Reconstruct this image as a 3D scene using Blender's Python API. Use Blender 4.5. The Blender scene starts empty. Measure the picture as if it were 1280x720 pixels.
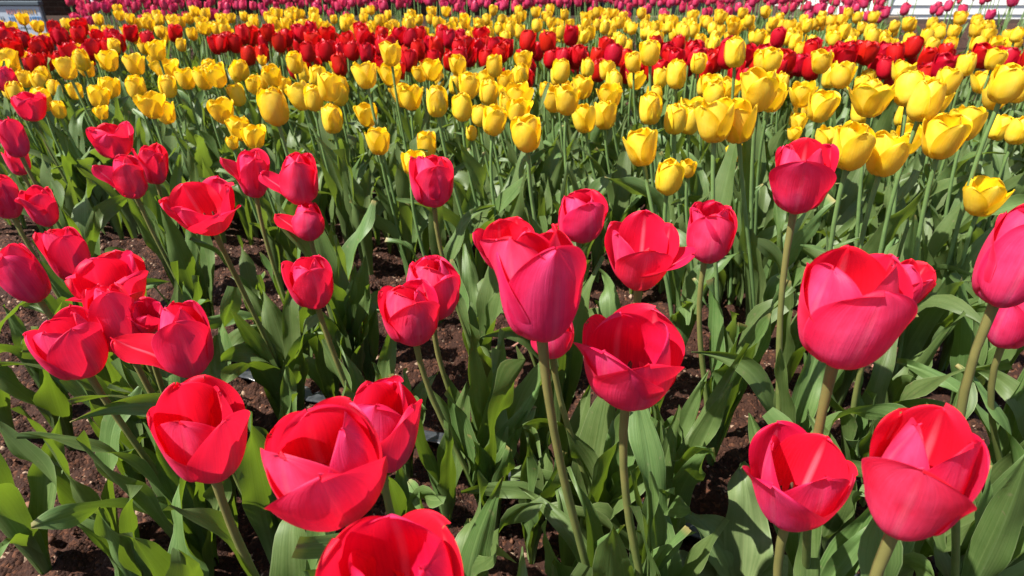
import bpy, math, random
import numpy as np
from mathutils import Vector, Matrix, Euler

S = bpy.context.scene
COL = S.collection
R = math.radians
rng = random.Random(11)

# ------------------------------------------------------------------ camera, sky, sun, exposure
cam_data = bpy.data.cameras.new('camera')
cam = bpy.data.objects.new('camera', cam_data)
COL.objects.link(cam)
cam.location = (0, 0, 0.54)
cam.rotation_euler = (R(90 - 27.8), 0, 0)
cam_data.sensor_width = 36
cam_data.lens = 36 * 760 / 1280
cam_data.clip_start = 0.02
cam_data.clip_end = 400
cam_data.dof.use_dof = True
cam_data.dof.focus_distance = 0.5
cam_data.dof.aperture_fstop = 16
S.camera = cam

SUN_EL, SUN_AZ = 56, -112         # azimuth from +Y (away from the camera) towards +X: light from the left, a little behind the camera
world = bpy.data.worlds.new('World')
S.world = world
world.use_nodes = True
wn = world.node_tree
sky = wn.nodes.new('ShaderNodeTexSky')
sky.sky_type = 'NISHITA'
sky.sun_disc = False
sky.sun_elevation = R(SUN_EL)
sky.sun_rotation = R(SUN_AZ)
sky.air_density = 1.0
sky.dust_density = 1.5
bg = wn.nodes['Background']
bg.inputs['Strength'].default_value = 0.068
wn.links.new(sky.outputs[0], bg.inputs['Color'])

sun_data = bpy.data.lights.new('sun', 'SUN')
sun_data.energy = 5.0
sun_data.angle = R(0.53)
sun_data.color = (1.0, 0.955, 0.88)
sun = bpy.data.objects.new('sun', sun_data)
COL.objects.link(sun)
to_sun = Vector((math.sin(R(SUN_AZ)) * math.cos(R(SUN_EL)), math.cos(R(SUN_AZ)) * math.cos(R(SUN_EL)), math.sin(R(SUN_EL))))
sun.rotation_euler = to_sun.to_track_quat('Z', 'Y').to_euler()
sun.location = (0, 0, 6)

S.view_settings.view_transform = 'Standard'
S.view_settings.look = 'None'
S.view_settings.gamma = 1
S.view_settings.use_curve_mapping = False
S.view_settings.exposure = 1.32
S.render.engine = 'CYCLES'
S.cycles.use_denoising = True
S.cycles.max_bounces = 8
S.cycles.diffuse_bounces = 4
S.cycles.glossy_bounces = 3
S.cycles.transmission_bounces = 4
S.cycles.transparent_max_bounces = 4
S.cycles.sample_clamp_indirect = 6

# ------------------------------------------------------------------ materials
def new_mat(name):
    m = bpy.data.materials.new(name)
    m.use_nodes = True
    nt = m.node_tree
    for n in list(nt.nodes):
        nt.nodes.remove(n)
    out = nt.nodes.new('ShaderNodeOutputMaterial')
    return m, nt, out

def N(nt, kind, **kw):
    n = nt.nodes.new(kind)
    for k, v in kw.items():
        if k in ('i',):
            for a, b in v.items():
                n.inputs[a].default_value = b
        else:
            setattr(n, k, v)
    return n

def ramp(nt, src, stops, interp='LINEAR'):
    r = nt.nodes.new('ShaderNodeValToRGB')
    r.color_ramp.interpolation = interp
    els = r.color_ramp.elements
    while len(els) < len(stops):
        els.new(0.5)
    for e, (p, c) in zip(els, stops):
        e.position = p
        e.color = (c, c, c, 1) if not isinstance(c, (tuple, list)) else (*c[:3], 1)
    nt.links.new(src, r.inputs[0])
    return r.outputs[0]

def mixc(nt, fac, a, b, mode='MIX'):
    m = nt.nodes.new('ShaderNodeMix')
    m.data_type = 'RGBA'
    m.blend_type = mode
    for sock, v in ((m.inputs[0], fac), (m.inputs[6], a), (m.inputs[7], b)):
        if hasattr(v, 'is_linked'):
            nt.links.new(v, sock)
        elif isinstance(v, (tuple, list)):
            sock.default_value = (*v[:3], 1)
        else:
            sock.default_value = v
    return m.outputs[2]

def mth(nt, op, a, b=None, c=None):
    m = nt.nodes.new('ShaderNodeMath')
    m.operation = op
    for i, v in enumerate((a, b, c)):
        if v is None:
            continue
        if hasattr(v, 'is_linked'):
            nt.links.new(v, m.inputs[i])
        else:
            m.inputs[i].default_value = v
    return m.outputs[0]

def petal_mat(name, outer, flush, inner, rib, base, trans, tmix=0.36, rough=0.42, streak=0.25, spec=0.35):
    """outer face colour, its paler flush, inner face colour, midrib colour, colour at the petal's foot, light let through"""
    m, nt, out = new_mat(name)
    uv = N(nt, 'ShaderNodeUVMap')
    sep = N(nt, 'ShaderNodeSeparateXYZ')
    nt.links.new(uv.outputs[0], sep.inputs[0])
    u, v = sep.outputs[0], sep.outputs[1]            # u across 0..1, v along 0..1
    au = mth(nt, 'ABSOLUTE', mth(nt, 'SUBTRACT', u, 0.5))
    geo = N(nt, 'ShaderNodeNewGeometry')
    oi = N(nt, 'ShaderNodeObjectInfo')
    # long fine streaks that run from foot to tip
    comb = N(nt, 'ShaderNodeCombineXYZ')
    nt.links.new(mth(nt, 'MULTIPLY', u, 52.0), comb.inputs[0])
    nt.links.new(mth(nt, 'MULTIPLY', v, 2.2), comb.inputs[1])
    nt.links.new(mth(nt, 'MULTIPLY', oi.outputs['Random'], 50.0), comb.inputs[2])
    st = N(nt, 'ShaderNodeTexNoise', i={'Scale': 1.0, 'Detail': 4.0, 'Roughness': 0.6})
    nt.links.new(comb.outputs[0], st.inputs['Vector'])
    comb2 = N(nt, 'ShaderNodeCombineXYZ')
    nt.links.new(mth(nt, 'MULTIPLY', u, 3.0), comb2.inputs[0])
    nt.links.new(mth(nt, 'MULTIPLY', v, 3.0), comb2.inputs[1])
    nt.links.new(mth(nt, 'MULTIPLY', oi.outputs['Random'], 70.0), comb2.inputs[2])
    bl = N(nt, 'ShaderNodeTexNoise', i={'Scale': 1.4, 'Detail': 4.0})
    nt.links.new(comb2.outputs[0], bl.inputs['Vector'])
    fl = mth(nt, 'MULTIPLY', ramp(nt, au, [(0.0, 0.9), (0.28, 0.65), (0.45, 0.1), (0.485, 0.25), (0.5, 1.0)]), ramp(nt, bl.outputs[0], [(0.3, 0.3), (0.7, 1.0)]))
    oc = mixc(nt, fl, outer, flush)
    ribf = mth(nt, 'MULTIPLY', ramp(nt, au, [(0.0, 1.0), (0.018, 0.8), (0.045, 0.0)]), ramp(nt, v, [(0.1, 0.9), (0.75, 0.75), (0.97, 0.0)]))
    ic = mixc(nt, mth(nt, 'MULTIPLY', ribf, 0.75), inner, rib)
    oc = mixc(nt, mth(nt, 'MULTIPLY', ribf, 0.25), oc, rib)
    col = mixc(nt, geo.outputs['Backfacing'], oc, ic)
    sf = ramp(nt, st.outputs[0], [(0.3, 1.0 - streak), (0.7, 1.0)])
    col = mixc(nt, 1.0, col, sf, 'MULTIPLY')
    footn = mth(nt, 'ADD', v, mth(nt, 'MULTIPLY', mth(nt, 'SUBTRACT', st.outputs[0], 0.5), 0.12))
    col = mixc(nt, ramp(nt, footn, [(0.02, 1.0), (0.16, 0.0)]), col, base)
    hs = N(nt, 'ShaderNodeHueSaturation')
    nt.links.new(col, hs.inputs['Color'])
    nt.links.new(mth(nt, 'ADD', 0.494, mth(nt, 'MULTIPLY', oi.outputs['Random'], 0.012)), hs.inputs['Hue'])
    nt.links.new(mth(nt, 'ADD', 0.90, mth(nt, 'MULTIPLY', oi.outputs['Random'], 0.16)), hs.inputs['Value'])
    bmp = N(nt, 'ShaderNodeBump', i={'Strength': 0.32, 'Distance': 0.0011})
    nt.links.new(mth(nt, 'ADD', st.outputs[0], mth(nt, 'MULTIPLY', bl.outputs[0], 1.6)), bmp.inputs['Height'])
    p = N(nt, 'ShaderNodeBsdfPrincipled', i={'Roughness': rough, 'Specular IOR Level': spec, 'Sheen Weight': 0.12, 'Sheen Roughness': 0.4})
    p.inputs['Sheen Tint'].default_value = (*flush, 1)
    nt.links.new(hs.outputs[0], p.inputs['Base Color'])
    nt.links.new(bmp.outputs[0], p.inputs['Normal'])
    t = N(nt, 'ShaderNodeBsdfTranslucent')
    tc = mixc(nt, 1.0, trans, sf, 'MULTIPLY')
    nt.links.new(tc, t.inputs['Color'])
    mx = N(nt, 'ShaderNodeMixShader', i={0: tmix})
    nt.links.new(p.outputs[0], mx.inputs[1])
    nt.links.new(t.outputs[0], mx.inputs[2])
    nt.links.new(mx.outputs[0], out.inputs[0])
    return m

M_PINK = petal_mat('pink petal', (0.80, 0.012, 0.080), (0.90, 0.090, 0.25), (0.80, 0.010, 0.055), (0.90, 0.26, 0.36), (0.80, 0.62, 0.40), (0.96, 0.014, 0.055), tmix=0.40, streak=0.17, spec=0.24, rough=0.5)
M_YELLOW = petal_mat('yellow petal', (0.93, 0.66, 0.014), (0.95, 0.78, 0.10), (0.93, 0.58, 0.009), (0.92, 0.66, 0.05), (0.72, 0.62, 0.10), (0.97, 0.63, 0.007), tmix=0.38, streak=0.10)
M_RED = petal_mat('red petal', (0.56, 0.003, 0.007), (0.64, 0.008, 0.020), (0.50, 0.003, 0.005), (0.6, 0.02, 0.02), (0.4, 0.10, 0.02), (0.75, 0.004, 0.008), streak=0.2)
M_MAGENTA = petal_mat('magenta petal', (0.68, 0.024, 0.095), (0.80, 0.10, 0.22), (0.62, 0.014, 0.055), (0.6, 0.2, 0.3), (0.5, 0.3, 0.3), (0.70, 0.03, 0.15), streak=0.3)

def leaf_mat(name, dark, light, trans, tmix=0.26):
    m, nt, out = new_mat(name)
    uv = N(nt, 'ShaderNodeUVMap')
    sep = N(nt, 'ShaderNodeSeparateXYZ')
    nt.links.new(uv.outputs[0], sep.inputs[0])
    u, v = sep.outputs[0], sep.outputs[1]
    au = mth(nt, 'ABSOLUTE', mth(nt, 'SUBTRACT', u, 0.5))
    oi = N(nt, 'ShaderNodeObjectInfo')
    comb = N(nt, 'ShaderNodeCombineXYZ')
    nt.links.new(mth(nt, 'MULTIPLY', u, 26.0), comb.inputs[0])
    nt.links.new(mth(nt, 'MULTIPLY', v, 1.5), comb.inputs[1])
    nt.links.new(mth(nt, 'MULTIPLY', oi.outputs['Random'], 60.0), comb.inputs[2])
    st = N(nt, 'ShaderNodeTexNoise', i={'Scale': 1.0, 'Detail': 3.0})
    nt.links.new(comb.outputs[0], st.inputs['Vector'])
    tc = N(nt, 'ShaderNodeTexCoord')
    bl = N(nt, 'ShaderNodeTexNoise', i={'Scale': 22.0, 'Detail': 5.0, 'Roughness': 0.65})
    nt.links.new(tc.outputs['Object'], bl.inputs['Vector'])
    f = mth(nt, 'ADD', mth(nt, 'MULTIPLY', st.outputs[0], 0.6), mth(nt, 'MULTIPLY', bl.outputs[0], 0.5))
    col = mixc(nt, ramp(nt, f, [(0.36, 0.0), (0.72, 1.0)]), dark, light)
    col = mixc(nt, mth(nt, 'MULTIPLY', ramp(nt, au, [(0.0, 1.0), (0.03, 0.0)]), 0.35), col, (0.16, 0.24, 0.09))
    # waxy pale foot where the leaf clasps the stem, thin pale rim, a few dried tips
    col = mixc(nt, mth(nt, 'MULTIPLY', ramp(nt, v, [(0.0, 1.0), (0.22, 0.0)]), 0.55), col, (0.19, 0.27, 0.085))
    col = mixc(nt, mth(nt, 'MULTIPLY', ramp(nt, au, [(0.478, 0.0), (0.5, 1.0)]), 0.5), col, (0.24, 0.29, 0.14))
    tipf = mth(nt, 'MULTIPLY', ramp(nt, v, [(0.965, 0.0), (1.0, 1.0)]), ramp(nt, oi.outputs['Random'], [(0.75, 0.0), (0.85, 0.8)]))
    col = mixc(nt, tipf, col, (0.28, 0.20, 0.08))
    spot = N(nt, 'ShaderNodeTexNoise', i={'Scale': 160.0, 'Detail': 2.0})
    nt.links.new(tc.outputs['Object'], spot.inputs['Vector'])
    col = mixc(nt, mth(nt, 'MULTIPLY', ramp(nt, spot.outputs[0], [(0.68, 0.0), (0.75, 1.0)]), 0.35), col, (0.22, 0.17, 0.10))
    hs = N(nt, 'ShaderNodeHueSaturation')
    nt.links.new(col, hs.inputs['Color'])
    nt.links.new(mth(nt, 'ADD', 0.485, mth(nt, 'MULTIPLY', oi.outputs['Random'], 0.028)), hs.inputs['Hue'])
    nt.links.new(mth(nt, 'ADD', 0.78, mth(nt, 'MULTIPLY', oi.outputs['Random'], 0.42)), hs.inputs['Value'])
    bmp = N(nt, 'ShaderNodeBump', i={'Strength': 0.30, 'Distance': 0.0010})
    nt.links.new(mth(nt, 'ADD', st.outputs[0], mth(nt, 'MULTIPLY', bl.outputs[0], 0.5)), bmp.inputs['Height'])
    p = N(nt, 'ShaderNodeBsdfPrincipled', i={'Specular IOR Level': 0.36})
    nt.links.new(ramp(nt, bl.outputs[0], [(0.3, 0.40), (0.7, 0.58)]), p.inputs['Roughness'])
    nt.links.new(hs.outputs[0], p.inputs['Base Color'])
    nt.links.new(bmp.outputs[0], p.inputs['Normal'])
    t = N(nt, 'ShaderNodeBsdfTranslucent', i={'Color': (*trans, 1)})
    mx = N(nt, 'ShaderNodeMixShader', i={0: tmix})
    nt.links.new(p.outputs[0], mx.inputs[1])
    nt.links.new(t.outputs[0], mx.inputs[2])
    nt.links.new(mx.outputs[0], out.inputs[0])
    return m

M_LEAF = leaf_mat('tulip leaf', (0.044, 0.090, 0.020), (0.116, 0.172, 0.054), (0.22, 0.34, 0.02))
M_LEAF_Y = leaf_mat('paler tulip leaf', (0.048, 0.094, 0.024), (0.122, 0.178, 0.060), (0.24, 0.35, 0.03))

def stem_mat(name, low, high):
    m, nt, out = new_mat(name)
    uv = N(nt, 'ShaderNodeUVMap')
    sep = N(nt, 'ShaderNodeSeparateXYZ')
    nt.links.new(uv.outputs[0], sep.inputs[0])
    tc = N(nt, 'ShaderNodeTexCoord')
    no = N(nt, 'ShaderNodeTexNoise', i={'Scale': 60.0, 'Detail': 4.0})
    nt.links.new(tc.outputs['Object'], no.inputs['Vector'])
    f = mth(nt, 'ADD', sep.outputs[1], mth(nt, 'MULTIPLY', mth(nt, 'SUBTRACT', no.outputs[0], 0.5), 0.5))
    col = ramp(nt, f, [(0.3, low), (0.85, high)])
    col = mixc(nt, 1.0, col, ramp(nt, no.outputs[0], [(0.25, 0.75), (0.7, 1.0)]), 'MULTIPLY')
    p = N(nt, 'ShaderNodeBsdfPrincipled', i={'Roughness': 0.45, 'Specular IOR Level': 0.45, 'Subsurface Weight': 0.0})
    nt.links.new(col, p.inputs['Base Color'])
    nt.links.new(p.outputs[0], out.inputs[0])
    return m

M_STEM_P = stem_mat('pink tulip stem', (0.115, 0.180, 0.045), (0.180, 0.168, 0.052))
M_STEM_Y = stem_mat('yellow tulip stem', (0.120, 0.200, 0.070), (0.150, 0.245, 0.075))

def plain(name, col, rough=0.6, spec=0.4, var=0.15, scale=30.0, bump=0.0, metallic=0.0):
    m, nt, out = new_mat(name)
    tc = N(nt, 'ShaderNodeTexCoord')
    no = N(nt, 'ShaderNodeTexNoise', i={'Scale': scale, 'Detail': 6.0, 'Roughness': 0.65})
    nt.links.new(tc.outputs['Object'], no.inputs['Vector'])
    c = mixc(nt, 1.0, col, ramp(nt, no.outputs[0], [(0.25, 1.0 - var), (0.75, 1.0 + 0 * var)]), 'MULTIPLY')
    p = N(nt, 'ShaderNodeBsdfPrincipled', i={'Roughness': rough, 'Specular IOR Level': spec, 'Metallic': metallic})
    nt.links.new(c, p.inputs['Base Color'])
    if bump:
        b = N(nt, 'ShaderNodeBump', i={'Strength': 0.6, 'Distance': bump})
        nt.links.new(no.outputs[0], b.inputs['Height'])
        nt.links.new(b.outputs[0], p.inputs['Normal'])
    nt.links.new(p.outputs[0], out.inputs[0])
    return m

M_ANTHER = plain('anther', (0.10, 0.055, 0.03), 0.8)
M_PISTIL = plain('pistil', (0.62, 0.60, 0.22), 0.5)

def soil_mat():
    m, nt, out = new_mat('garden soil')
    tc = N(nt, 'ShaderNodeTexCoord')
    vec = tc.outputs['Object']
    big = N(nt, 'ShaderNodeTexNoise', i={'Scale': 5.0, 'Detail': 6.0, 'Roughness': 0.6})
    fine = N(nt, 'ShaderNodeTexNoise', i={'Scale': 170.0, 'Detail': 5.0, 'Roughness': 0.7})
    vor = N(nt, 'ShaderNodeTexVoronoi', i={'Scale': 260.0})
    for n in (big, fine, vor):
        nt.links.new(vec, n.inputs['Vector'])
    col = mixc(nt, ramp(nt, big.outputs[0], [(0.3, 0.0), (0.7, 1.0)]), (0.026, 0.0088, 0.0042), (0.046, 0.0165, 0.0076))
    col = mixc(nt, ramp(nt, fine.outputs[0], [(0.35, 0.0), (0.68, 1.0)]), mixc(nt, 1.0, col, (0.55, 0.50, 0.50), 'MULTIPLY'), col)
    sepc = N(nt, 'ShaderNodeSeparateColor')
    nt.links.new(vor.outputs['Color'], sepc.inputs[0])
    col = mixc(nt, ramp(nt, sepc.outputs[0], [(0.80, 0.0), (0.93, 0.8)]), col, (0.095, 0.036, 0.017))
    col = mixc(nt, ramp(nt, sepc.outputs[1], [(0.975, 0.0), (0.99, 1.0)]), col, (0.28, 0.19, 0.13))
    h = mth(nt, 'ADD', fine.outputs[0], mth(nt, 'MULTIPLY', vor.outputs['Distance'], -0.8))
    b = N(nt, 'ShaderNodeBump', i={'Strength': 1.0, 'Distance': 0.003})
    nt.links.new(h, b.inputs['Height'])
    p = N(nt, 'ShaderNodeBsdfPrincipled', i={'Roughness': 0.85, 'Specular IOR Level': 0.25})
    nt.links.new(col, p.inputs['Base Color'])
    nt.links.new(b.outputs[0], p.inputs['Normal'])
    nt.links.new(p.outputs[0], out.inputs[0])
    return m
M_SOIL = soil_mat()

def crumb_mat():
    m, nt, out = new_mat('soil crumb')
    geo = N(nt, 'ShaderNodeNewGeometry')
    col = ramp(nt, geo.outputs['Random Per Island'], [(0.0, (0.020, 0.0065, 0.003)), (0.5, (0.040, 0.0135, 0.006)), (0.80, (0.072, 0.026, 0.012)), (0.93, (0.16, 0.07, 0.036)), (0.982, (0.30, 0.20, 0.14)), (1.0, (0.48, 0.38, 0.30))])
    p = N(nt, 'ShaderNodeBsdfPrincipled', i={'Roughness': 0.75, 'Specular IOR Level': 0.3})
    nt.links.new(col, p.inputs['Base Color'])
    nt.links.new(p.outputs[0], out.inputs[0])
    return m
M_CRUMB = crumb_mat()

# ------------------------------------------------------------------ mesh helpers
def mesh_from_grids(name, grids, mats):
    """grids: list of (verts nu x nv x 3, uv nu x nv x 2, material index); one mesh"""
    vs, uvs, fs, mi, off = [], [], [], [], 0
    for P, U, k in grids:
        a, b = P.shape[:2]
        vs.append(P.reshape(-1, 3)); uvs.append(U.reshape(-1, 2))
        i = np.arange(a * b).reshape(a, b) + off
        q = np.stack([i[:-1, :-1], i[:-1, 1:], i[1:, 1:], i[1:, :-1]], -1).reshape(-1, 4)
        fs.append(q); mi.append(np.full(len(q), k)); off += a * b
    V = np.concatenate(vs); U = np.concatenate(uvs); F = np.concatenate(fs); K = np.concatenate(mi)
    me = bpy.data.meshes.new(name)
    me.vertices.add(len(V)); me.loops.add(F.size); me.polygons.add(len(F))
    me.vertices.foreach_set('co', V.astype(np.float32).ravel())
    me.loops.foreach_set('vertex_index', F.astype(np.int32).ravel())
    me.polygons.foreach_set('loop_start', np.arange(0, F.size, 4, dtype=np.int32))
    me.polygons.foreach_set('material_index', K.astype(np.int32))
    me.polygons.foreach_set('use_smooth', np.ones(len(F), dtype=bool))
    lay = me.uv_layers.new(name='UVMap')
    lay.data.foreach_set('uv', U[F.ravel()].astype(np.float32).ravel())
    for m in mats:
        me.materials.append(m)
    me.update(); me.validate()
    return me

def obj(name, me, parent=None):
    o = bpy.data.objects.new(name, me)
    COL.objects.link(o)
    if parent is not None:
        o.parent = parent
    return o

def empty(name, loc):
    o = bpy.data.objects.new(name, None)
    o.empty_display_size = 0.03
    o.location = loc
    COL.objects.link(o)
    return o

def tag(o, label=None, cat=None, group=None, kind=None):
    for k, v in (('label', label), ('category', cat), ('group', group), ('kind', kind)):
        if v:
            o[k] = v
    return o

def sstep(a, b, x):
    t = np.clip((x - a) / (b - a), 0, 1)
    return t * t * (3 - 2 * t)

# ------------------------------------------------------------------ petals and blossoms (unit: cup about 1 high)
def petal_grid(ns, nv, az, length=1.12, width=0.50, mid=8.0, tip=-14.0, flop=0.0, flop_at=0.45, ruffle=0.02, inset=0.0, point=0.10, skew=0.0, cupk=1.0, seed=0):
    """one petal as a grid; az = compass angle about the bloom axis (0 faces -Y, 90 faces +X); angles in degrees from the axis"""
    r = np.random.RandomState(seed)
    s = 1 - (1 - np.linspace(0, 1, ns)) ** 1.55
    ss = np.linspace(0, 1, 121)
    th = mid + (88 - mid) * np.exp(-(ss / 0.225) ** 2.1) + (tip - mid) * sstep(0.34, 0.95, ss)
    th = th + flop * sstep(flop_at - 0.2, flop_at + 0.45, ss)
    th = np.radians(th)
    cr = np.concatenate([[0], np.cumsum((np.sin(th[1:]) + np.sin(th[:-1])) / 2)]) * length / 120 + 0.05 - inset
    cz = np.concatenate([[0], np.cumsum((np.cos(th[1:]) + np.cos(th[:-1])) / 2)]) * length / 120
    rr = np.interp(s, ss, cr); zz = np.interp(s, ss, cz); tt = np.interp(s, ss, th)
    m = 0.53
    lo = 1 - (1 - np.clip(s / m, 0, 1)) ** 2.0
    w = np.where(s < m, 0.24 + 0.76 * lo ** 0.85, np.sqrt(np.clip(1 - np.clip((s - m) / (1 - m), 0, 1) ** 2.3, 0, 1)))
    w = w * width
    w = np.maximum(w, 0.004)
    # cross-section radius follows the cup near the foot, loosens towards the tip
    rho = np.maximum(rr * cupk * 1.04, 0.13) * (1 + 0.5 * sstep(0.6, 1, s)) + 0.02
    rho = rho * (1 + 1.6 * abs(flop) / 90 * sstep(0.3, 0.9, s))
    v = np.linspace(-1, 1, nv)
    v = np.sign(v) * np.abs(v) ** 0.92
    a = v[None, :] * (w / rho)[:, None]
    a = np.clip(a, -1.75, 1.75)
    x = rho[:, None] * np.sin(a)
    n = -rho[:, None] * (1 - np.cos(a))
    # edge roll, gentle waves, midrib groove
    ph = r.uniform(0, 6.28, 6)
    e = np.abs(v)[None, :] ** 2.2
    S1 = s[:, None]
    wav = (np.sin(S1 * 9 + ph[0] + 1.5 * np.sign(v)[None, :]) * 0.6 + np.sin(S1 * 17 + ph[1] * np.sign(v)[None, :]) * 0.4)
    n = n + ruffle * e * S1 * wav
    n = n + ruffle * 0.8 * S1 ** 3 * np.sin(v[None, :] * 5 + ph[2])
    n = n + ruffle * 0.5 * np.sin(S1 * 5 + ph[3]) * np.cos(v[None, :] * 2 + ph[4]) * S1
    n = n - 0.012 * np.exp(-(v[None, :] / 0.07) ** 2) * sstep(0.08, 0.3, S1) * (1 - 0.4 * S1)
    n = n + 0.10 * width * e * sstep(0.55, 1.0, S1) * r.uniform(-0.2, 0.9)
    # tip: small point or notch, uneven edge
    ext = point * 0.5 * np.exp(-(v[None, :] / 0.30) ** 2) * sstep(0.80, 1.0, S1)
    ext = ext + 0.018 * np.sin(v[None, :] * 7 + ph[5]) * sstep(0.75, 1, S1)
    R0 = rr[:, None] + n * np.cos(tt)[:, None] + ext * np.sin(tt)[:, None]
    Z0 = zz[:, None] - n * np.sin(tt)[:, None] + ext * np.cos(tt)[:, None]
    X0 = x + skew * S1 ** 2
    ca, sa = math.cos(math.radians(az)), math.sin(math.radians(az))
    # outward = (sin az, -cos az), tangential = (cos az, sin az)
    P = np.stack([R0 * sa + X0 * ca, -R0 * ca + X0 * sa, Z0], -1)
    U = np.stack(np.broadcast_arrays((v[None, :] + 1) / 2, S1), -1)
    return P, U

def blossom_specs(opn, rot, flops, seed, ruffle=0.02, wide=1.0):
    """six petal parameter sets: even ones outer, odd ones inner"""
    r = random.Random(seed)
    out = []
    for k in range(6):
        outer = k % 2 == 0
        md = 2 + 24 * opn + (r.uniform(0, 5) if outer else r.uniform(-6, -2))
        tp = -26 + 44 * opn + (r.uniform(0, 11) if outer else r.uniform(-11, -1))
        fl = flops.get(k, 0) if flops else 0
        big = fl > 50
        out.append(dict(az=rot + 60 * k + r.uniform(-7, 7), length=(1.13 + 0.10 * opn + r.uniform(-0.06, 0.06) + (0 if outer else 0.07)) * (0.88 if big else 1),
                        width=(0.47 + r.uniform(-0.03, 0.03) + 0.03 * opn + 0.02) * wide * (0.74 if big else 1), mid=md, tip=tp, flop=fl, flop_at=0.30 if big else r.uniform(0.42, 0.52), ruffle=ruffle * r.uniform(0.6, 1.4),
                        inset=0.0 if outer else 0.035, point=r.uniform(-0.02, 0.09), skew=r.uniform(-0.06, 0.06), seed=seed * 10 + k))
    return out

def ball_grid(c, rx, rz, n=6, k=8):
    t = np.linspace(0, np.pi, n)[:, None]; f = np.linspace(0, 2 * np.pi, k)[None, :]
    P = np.stack(np.broadcast_arrays(c[0] + rx * np.sin(t) * np.cos(f), c[1] + rx * np.sin(t) * np.sin(f), c[2] - rz * np.cos(t)), -1)
    U = np.stack(np.broadcast_arrays(f / 6.283, t / np.pi), -1)
    return P, U

def tube_grid(pts, rad, k=8):
    pts = np.asarray(pts, float); n = len(pts)
    rad = np.broadcast_to(rad, (n,))
    d = np.gradient(pts, axis=0); d /= np.linalg.norm(d, axis=1)[:, None] + 1e-12
    ref = np.array([0.0, 1.0, 0.03]); 
    a = np.cross(d, ref); bad = np.linalg.norm(a, axis=1) < 0.1
    a[bad] = np.cross(d[bad], [1.0, 0, 0]); a /= np.linalg.norm(a, axis=1)[:, None]
    b = np.cross(d, a)
    f = np.linspace(0, 2 * np.pi, k + 1)
    P = pts[:, None] + rad[:, None, None] * (np.cos(f)[None, :, None] * a[:, None] + np.sin(f)[None, :, None] * b[:, None])
    U = np.stack(np.broadcast_arrays(f[None, :] / 6.283, np.linspace(0, 1, n)[:, None]), -1)
    return P, U

def core_mesh():
    """receptacle, pistil and six stamens at the heart of a bloom"""
    g = [(*ball_grid((0, 0, 0.015), 0.075, 0.045), 0)]
    g.append((*tube_grid([(0, 0, 0.03), (0, 0, 0.14), (0, 0, 0.26)], [0.05, 0.06, 0.045]), 0))
    g.append((*ball_grid((0, 0, 0.275), 0.07, 0.03), 0))
    for k in range(6):
        a = k * 1.047 + 0.3
        c, s = math.cos(a), math.sin(a)
        g.append((*tube_grid([(0.06 * c, 0.06 * s, 0.02), (0.12 * c, 0.12 * s, 0.14), (0.14 * c, 0.14 * s, 0.24)], [0.014, 0.012, 0.010], 5), 0))
        g.append((*tube_grid([(0.14 * c, 0.14 * s, 0.22), (0.15 * c, 0.15 * s, 0.26), (0.155 * c, 0.155 * s, 0.36), (0.15 * c, 0.15 * s, 0.40)], [0.006, 0.024, 0.022, 0.005], 6), 1))
    return mesh_from_grids('bloom heart', g, [M_PISTIL, M_ANTHER])
CORE = core_mesh()

# ------------------------------------------------------------------ leaves (foot at the origin, growing up and towards +X)
def leaf_grid(L, W, a0=8, a1=40, bend=0.5, fold=1.0, twist=0.0, wave=0.004, droop=0.0, seed=0, ns=22, nv=9):
    r = np.random.RandomState(seed)
    ss = np.linspace(0, 1, 101)
    th = a0 + (a1 - a0) * sstep(bend - 0.35, bend + 0.4, ss) + droop * sstep(0.62, 1.0, ss)
    th = np.radians(th)
    cx = np.concatenate([[0], np.cumsum((np.sin(th[1:]) + np.sin(th[:-1])) / 2)]) * L / 100
    cz = np.concatenate([[0], np.cumsum((np.cos(th[1:]) + np.cos(th[:-1])) / 2)]) * L / 100
    s = 1 - (1 - np.linspace(0, 1, ns)) ** 1.4
    X = np.interp(s, ss, cx); Z = np.interp(s, ss, cz); T = np.interp(s, ss, th)
    pk = r.uniform(0.40, 0.52)
    w = np.where(s < pk, 0.34 + 0.66 * np.sin(np.clip(s / pk, 0, 1) * np.pi / 2) ** 1.2, np.cos(np.clip((s - pk) / (1 - pk), 0, 1) * np.pi / 2) ** 0.95)
    w = np.maximum(w * W, 0.0004)
    rho = 0.0075 + (0.5 * W / max(fold, 0.05)) * 2.2 * sstep(0.02, 0.75, s)
    v = np.linspace(-1, 1, nv)
    a = np.clip(v[None, :] * (w / rho)[:, None], -1.9, 1.9)
    y = rho[:, None] * np.sin(a)
    n = rho[:, None] * (1 - np.cos(a))
    ph = r.uniform(0, 6.28, 5)
    S1 = s[:, None]
    e = np.abs(v)[None, :] ** 1.6
    n = n + wave * e * (np.sin(S1 * r.uniform(7, 12) + ph[0] + 2.0 * np.sign(v)[None, :]) + 0.5 * np.sin(S1 * 21 + ph[1] * np.sign(v)[None, :])) * sstep(0.1, 0.4, S1)
    n = n + wave * 0.6 * np.sin(S1 * 6 + ph[2]) * np.sin(v[None, :] * 2.2 + ph[3]) * S1
    n = n - 0.0012 * np.exp(-(v[None, :] / 0.1) ** 2)
    tw = np.radians(twist) * sstep(0.25, 1.0, s)[:, None]
    y2 = y * np.cos(tw) - n * np.sin(tw)
    n2 = y * np.sin(tw) + n * np.cos(tw)
    side = r.uniform(-0.12, 0.12) * L * s ** 2
    nx, nz = -np.cos(T)[:, None], np.sin(T)[:, None]      # towards the stem
    P = np.stack([X[:, None] + n2 * nx, y2 + side[:, None], Z[:, None] + n2 * nz], -1)
    U = np.stack(np.broadcast_arrays((v[None, :] + 1) / 2, S1), -1)
    return P, U

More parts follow.
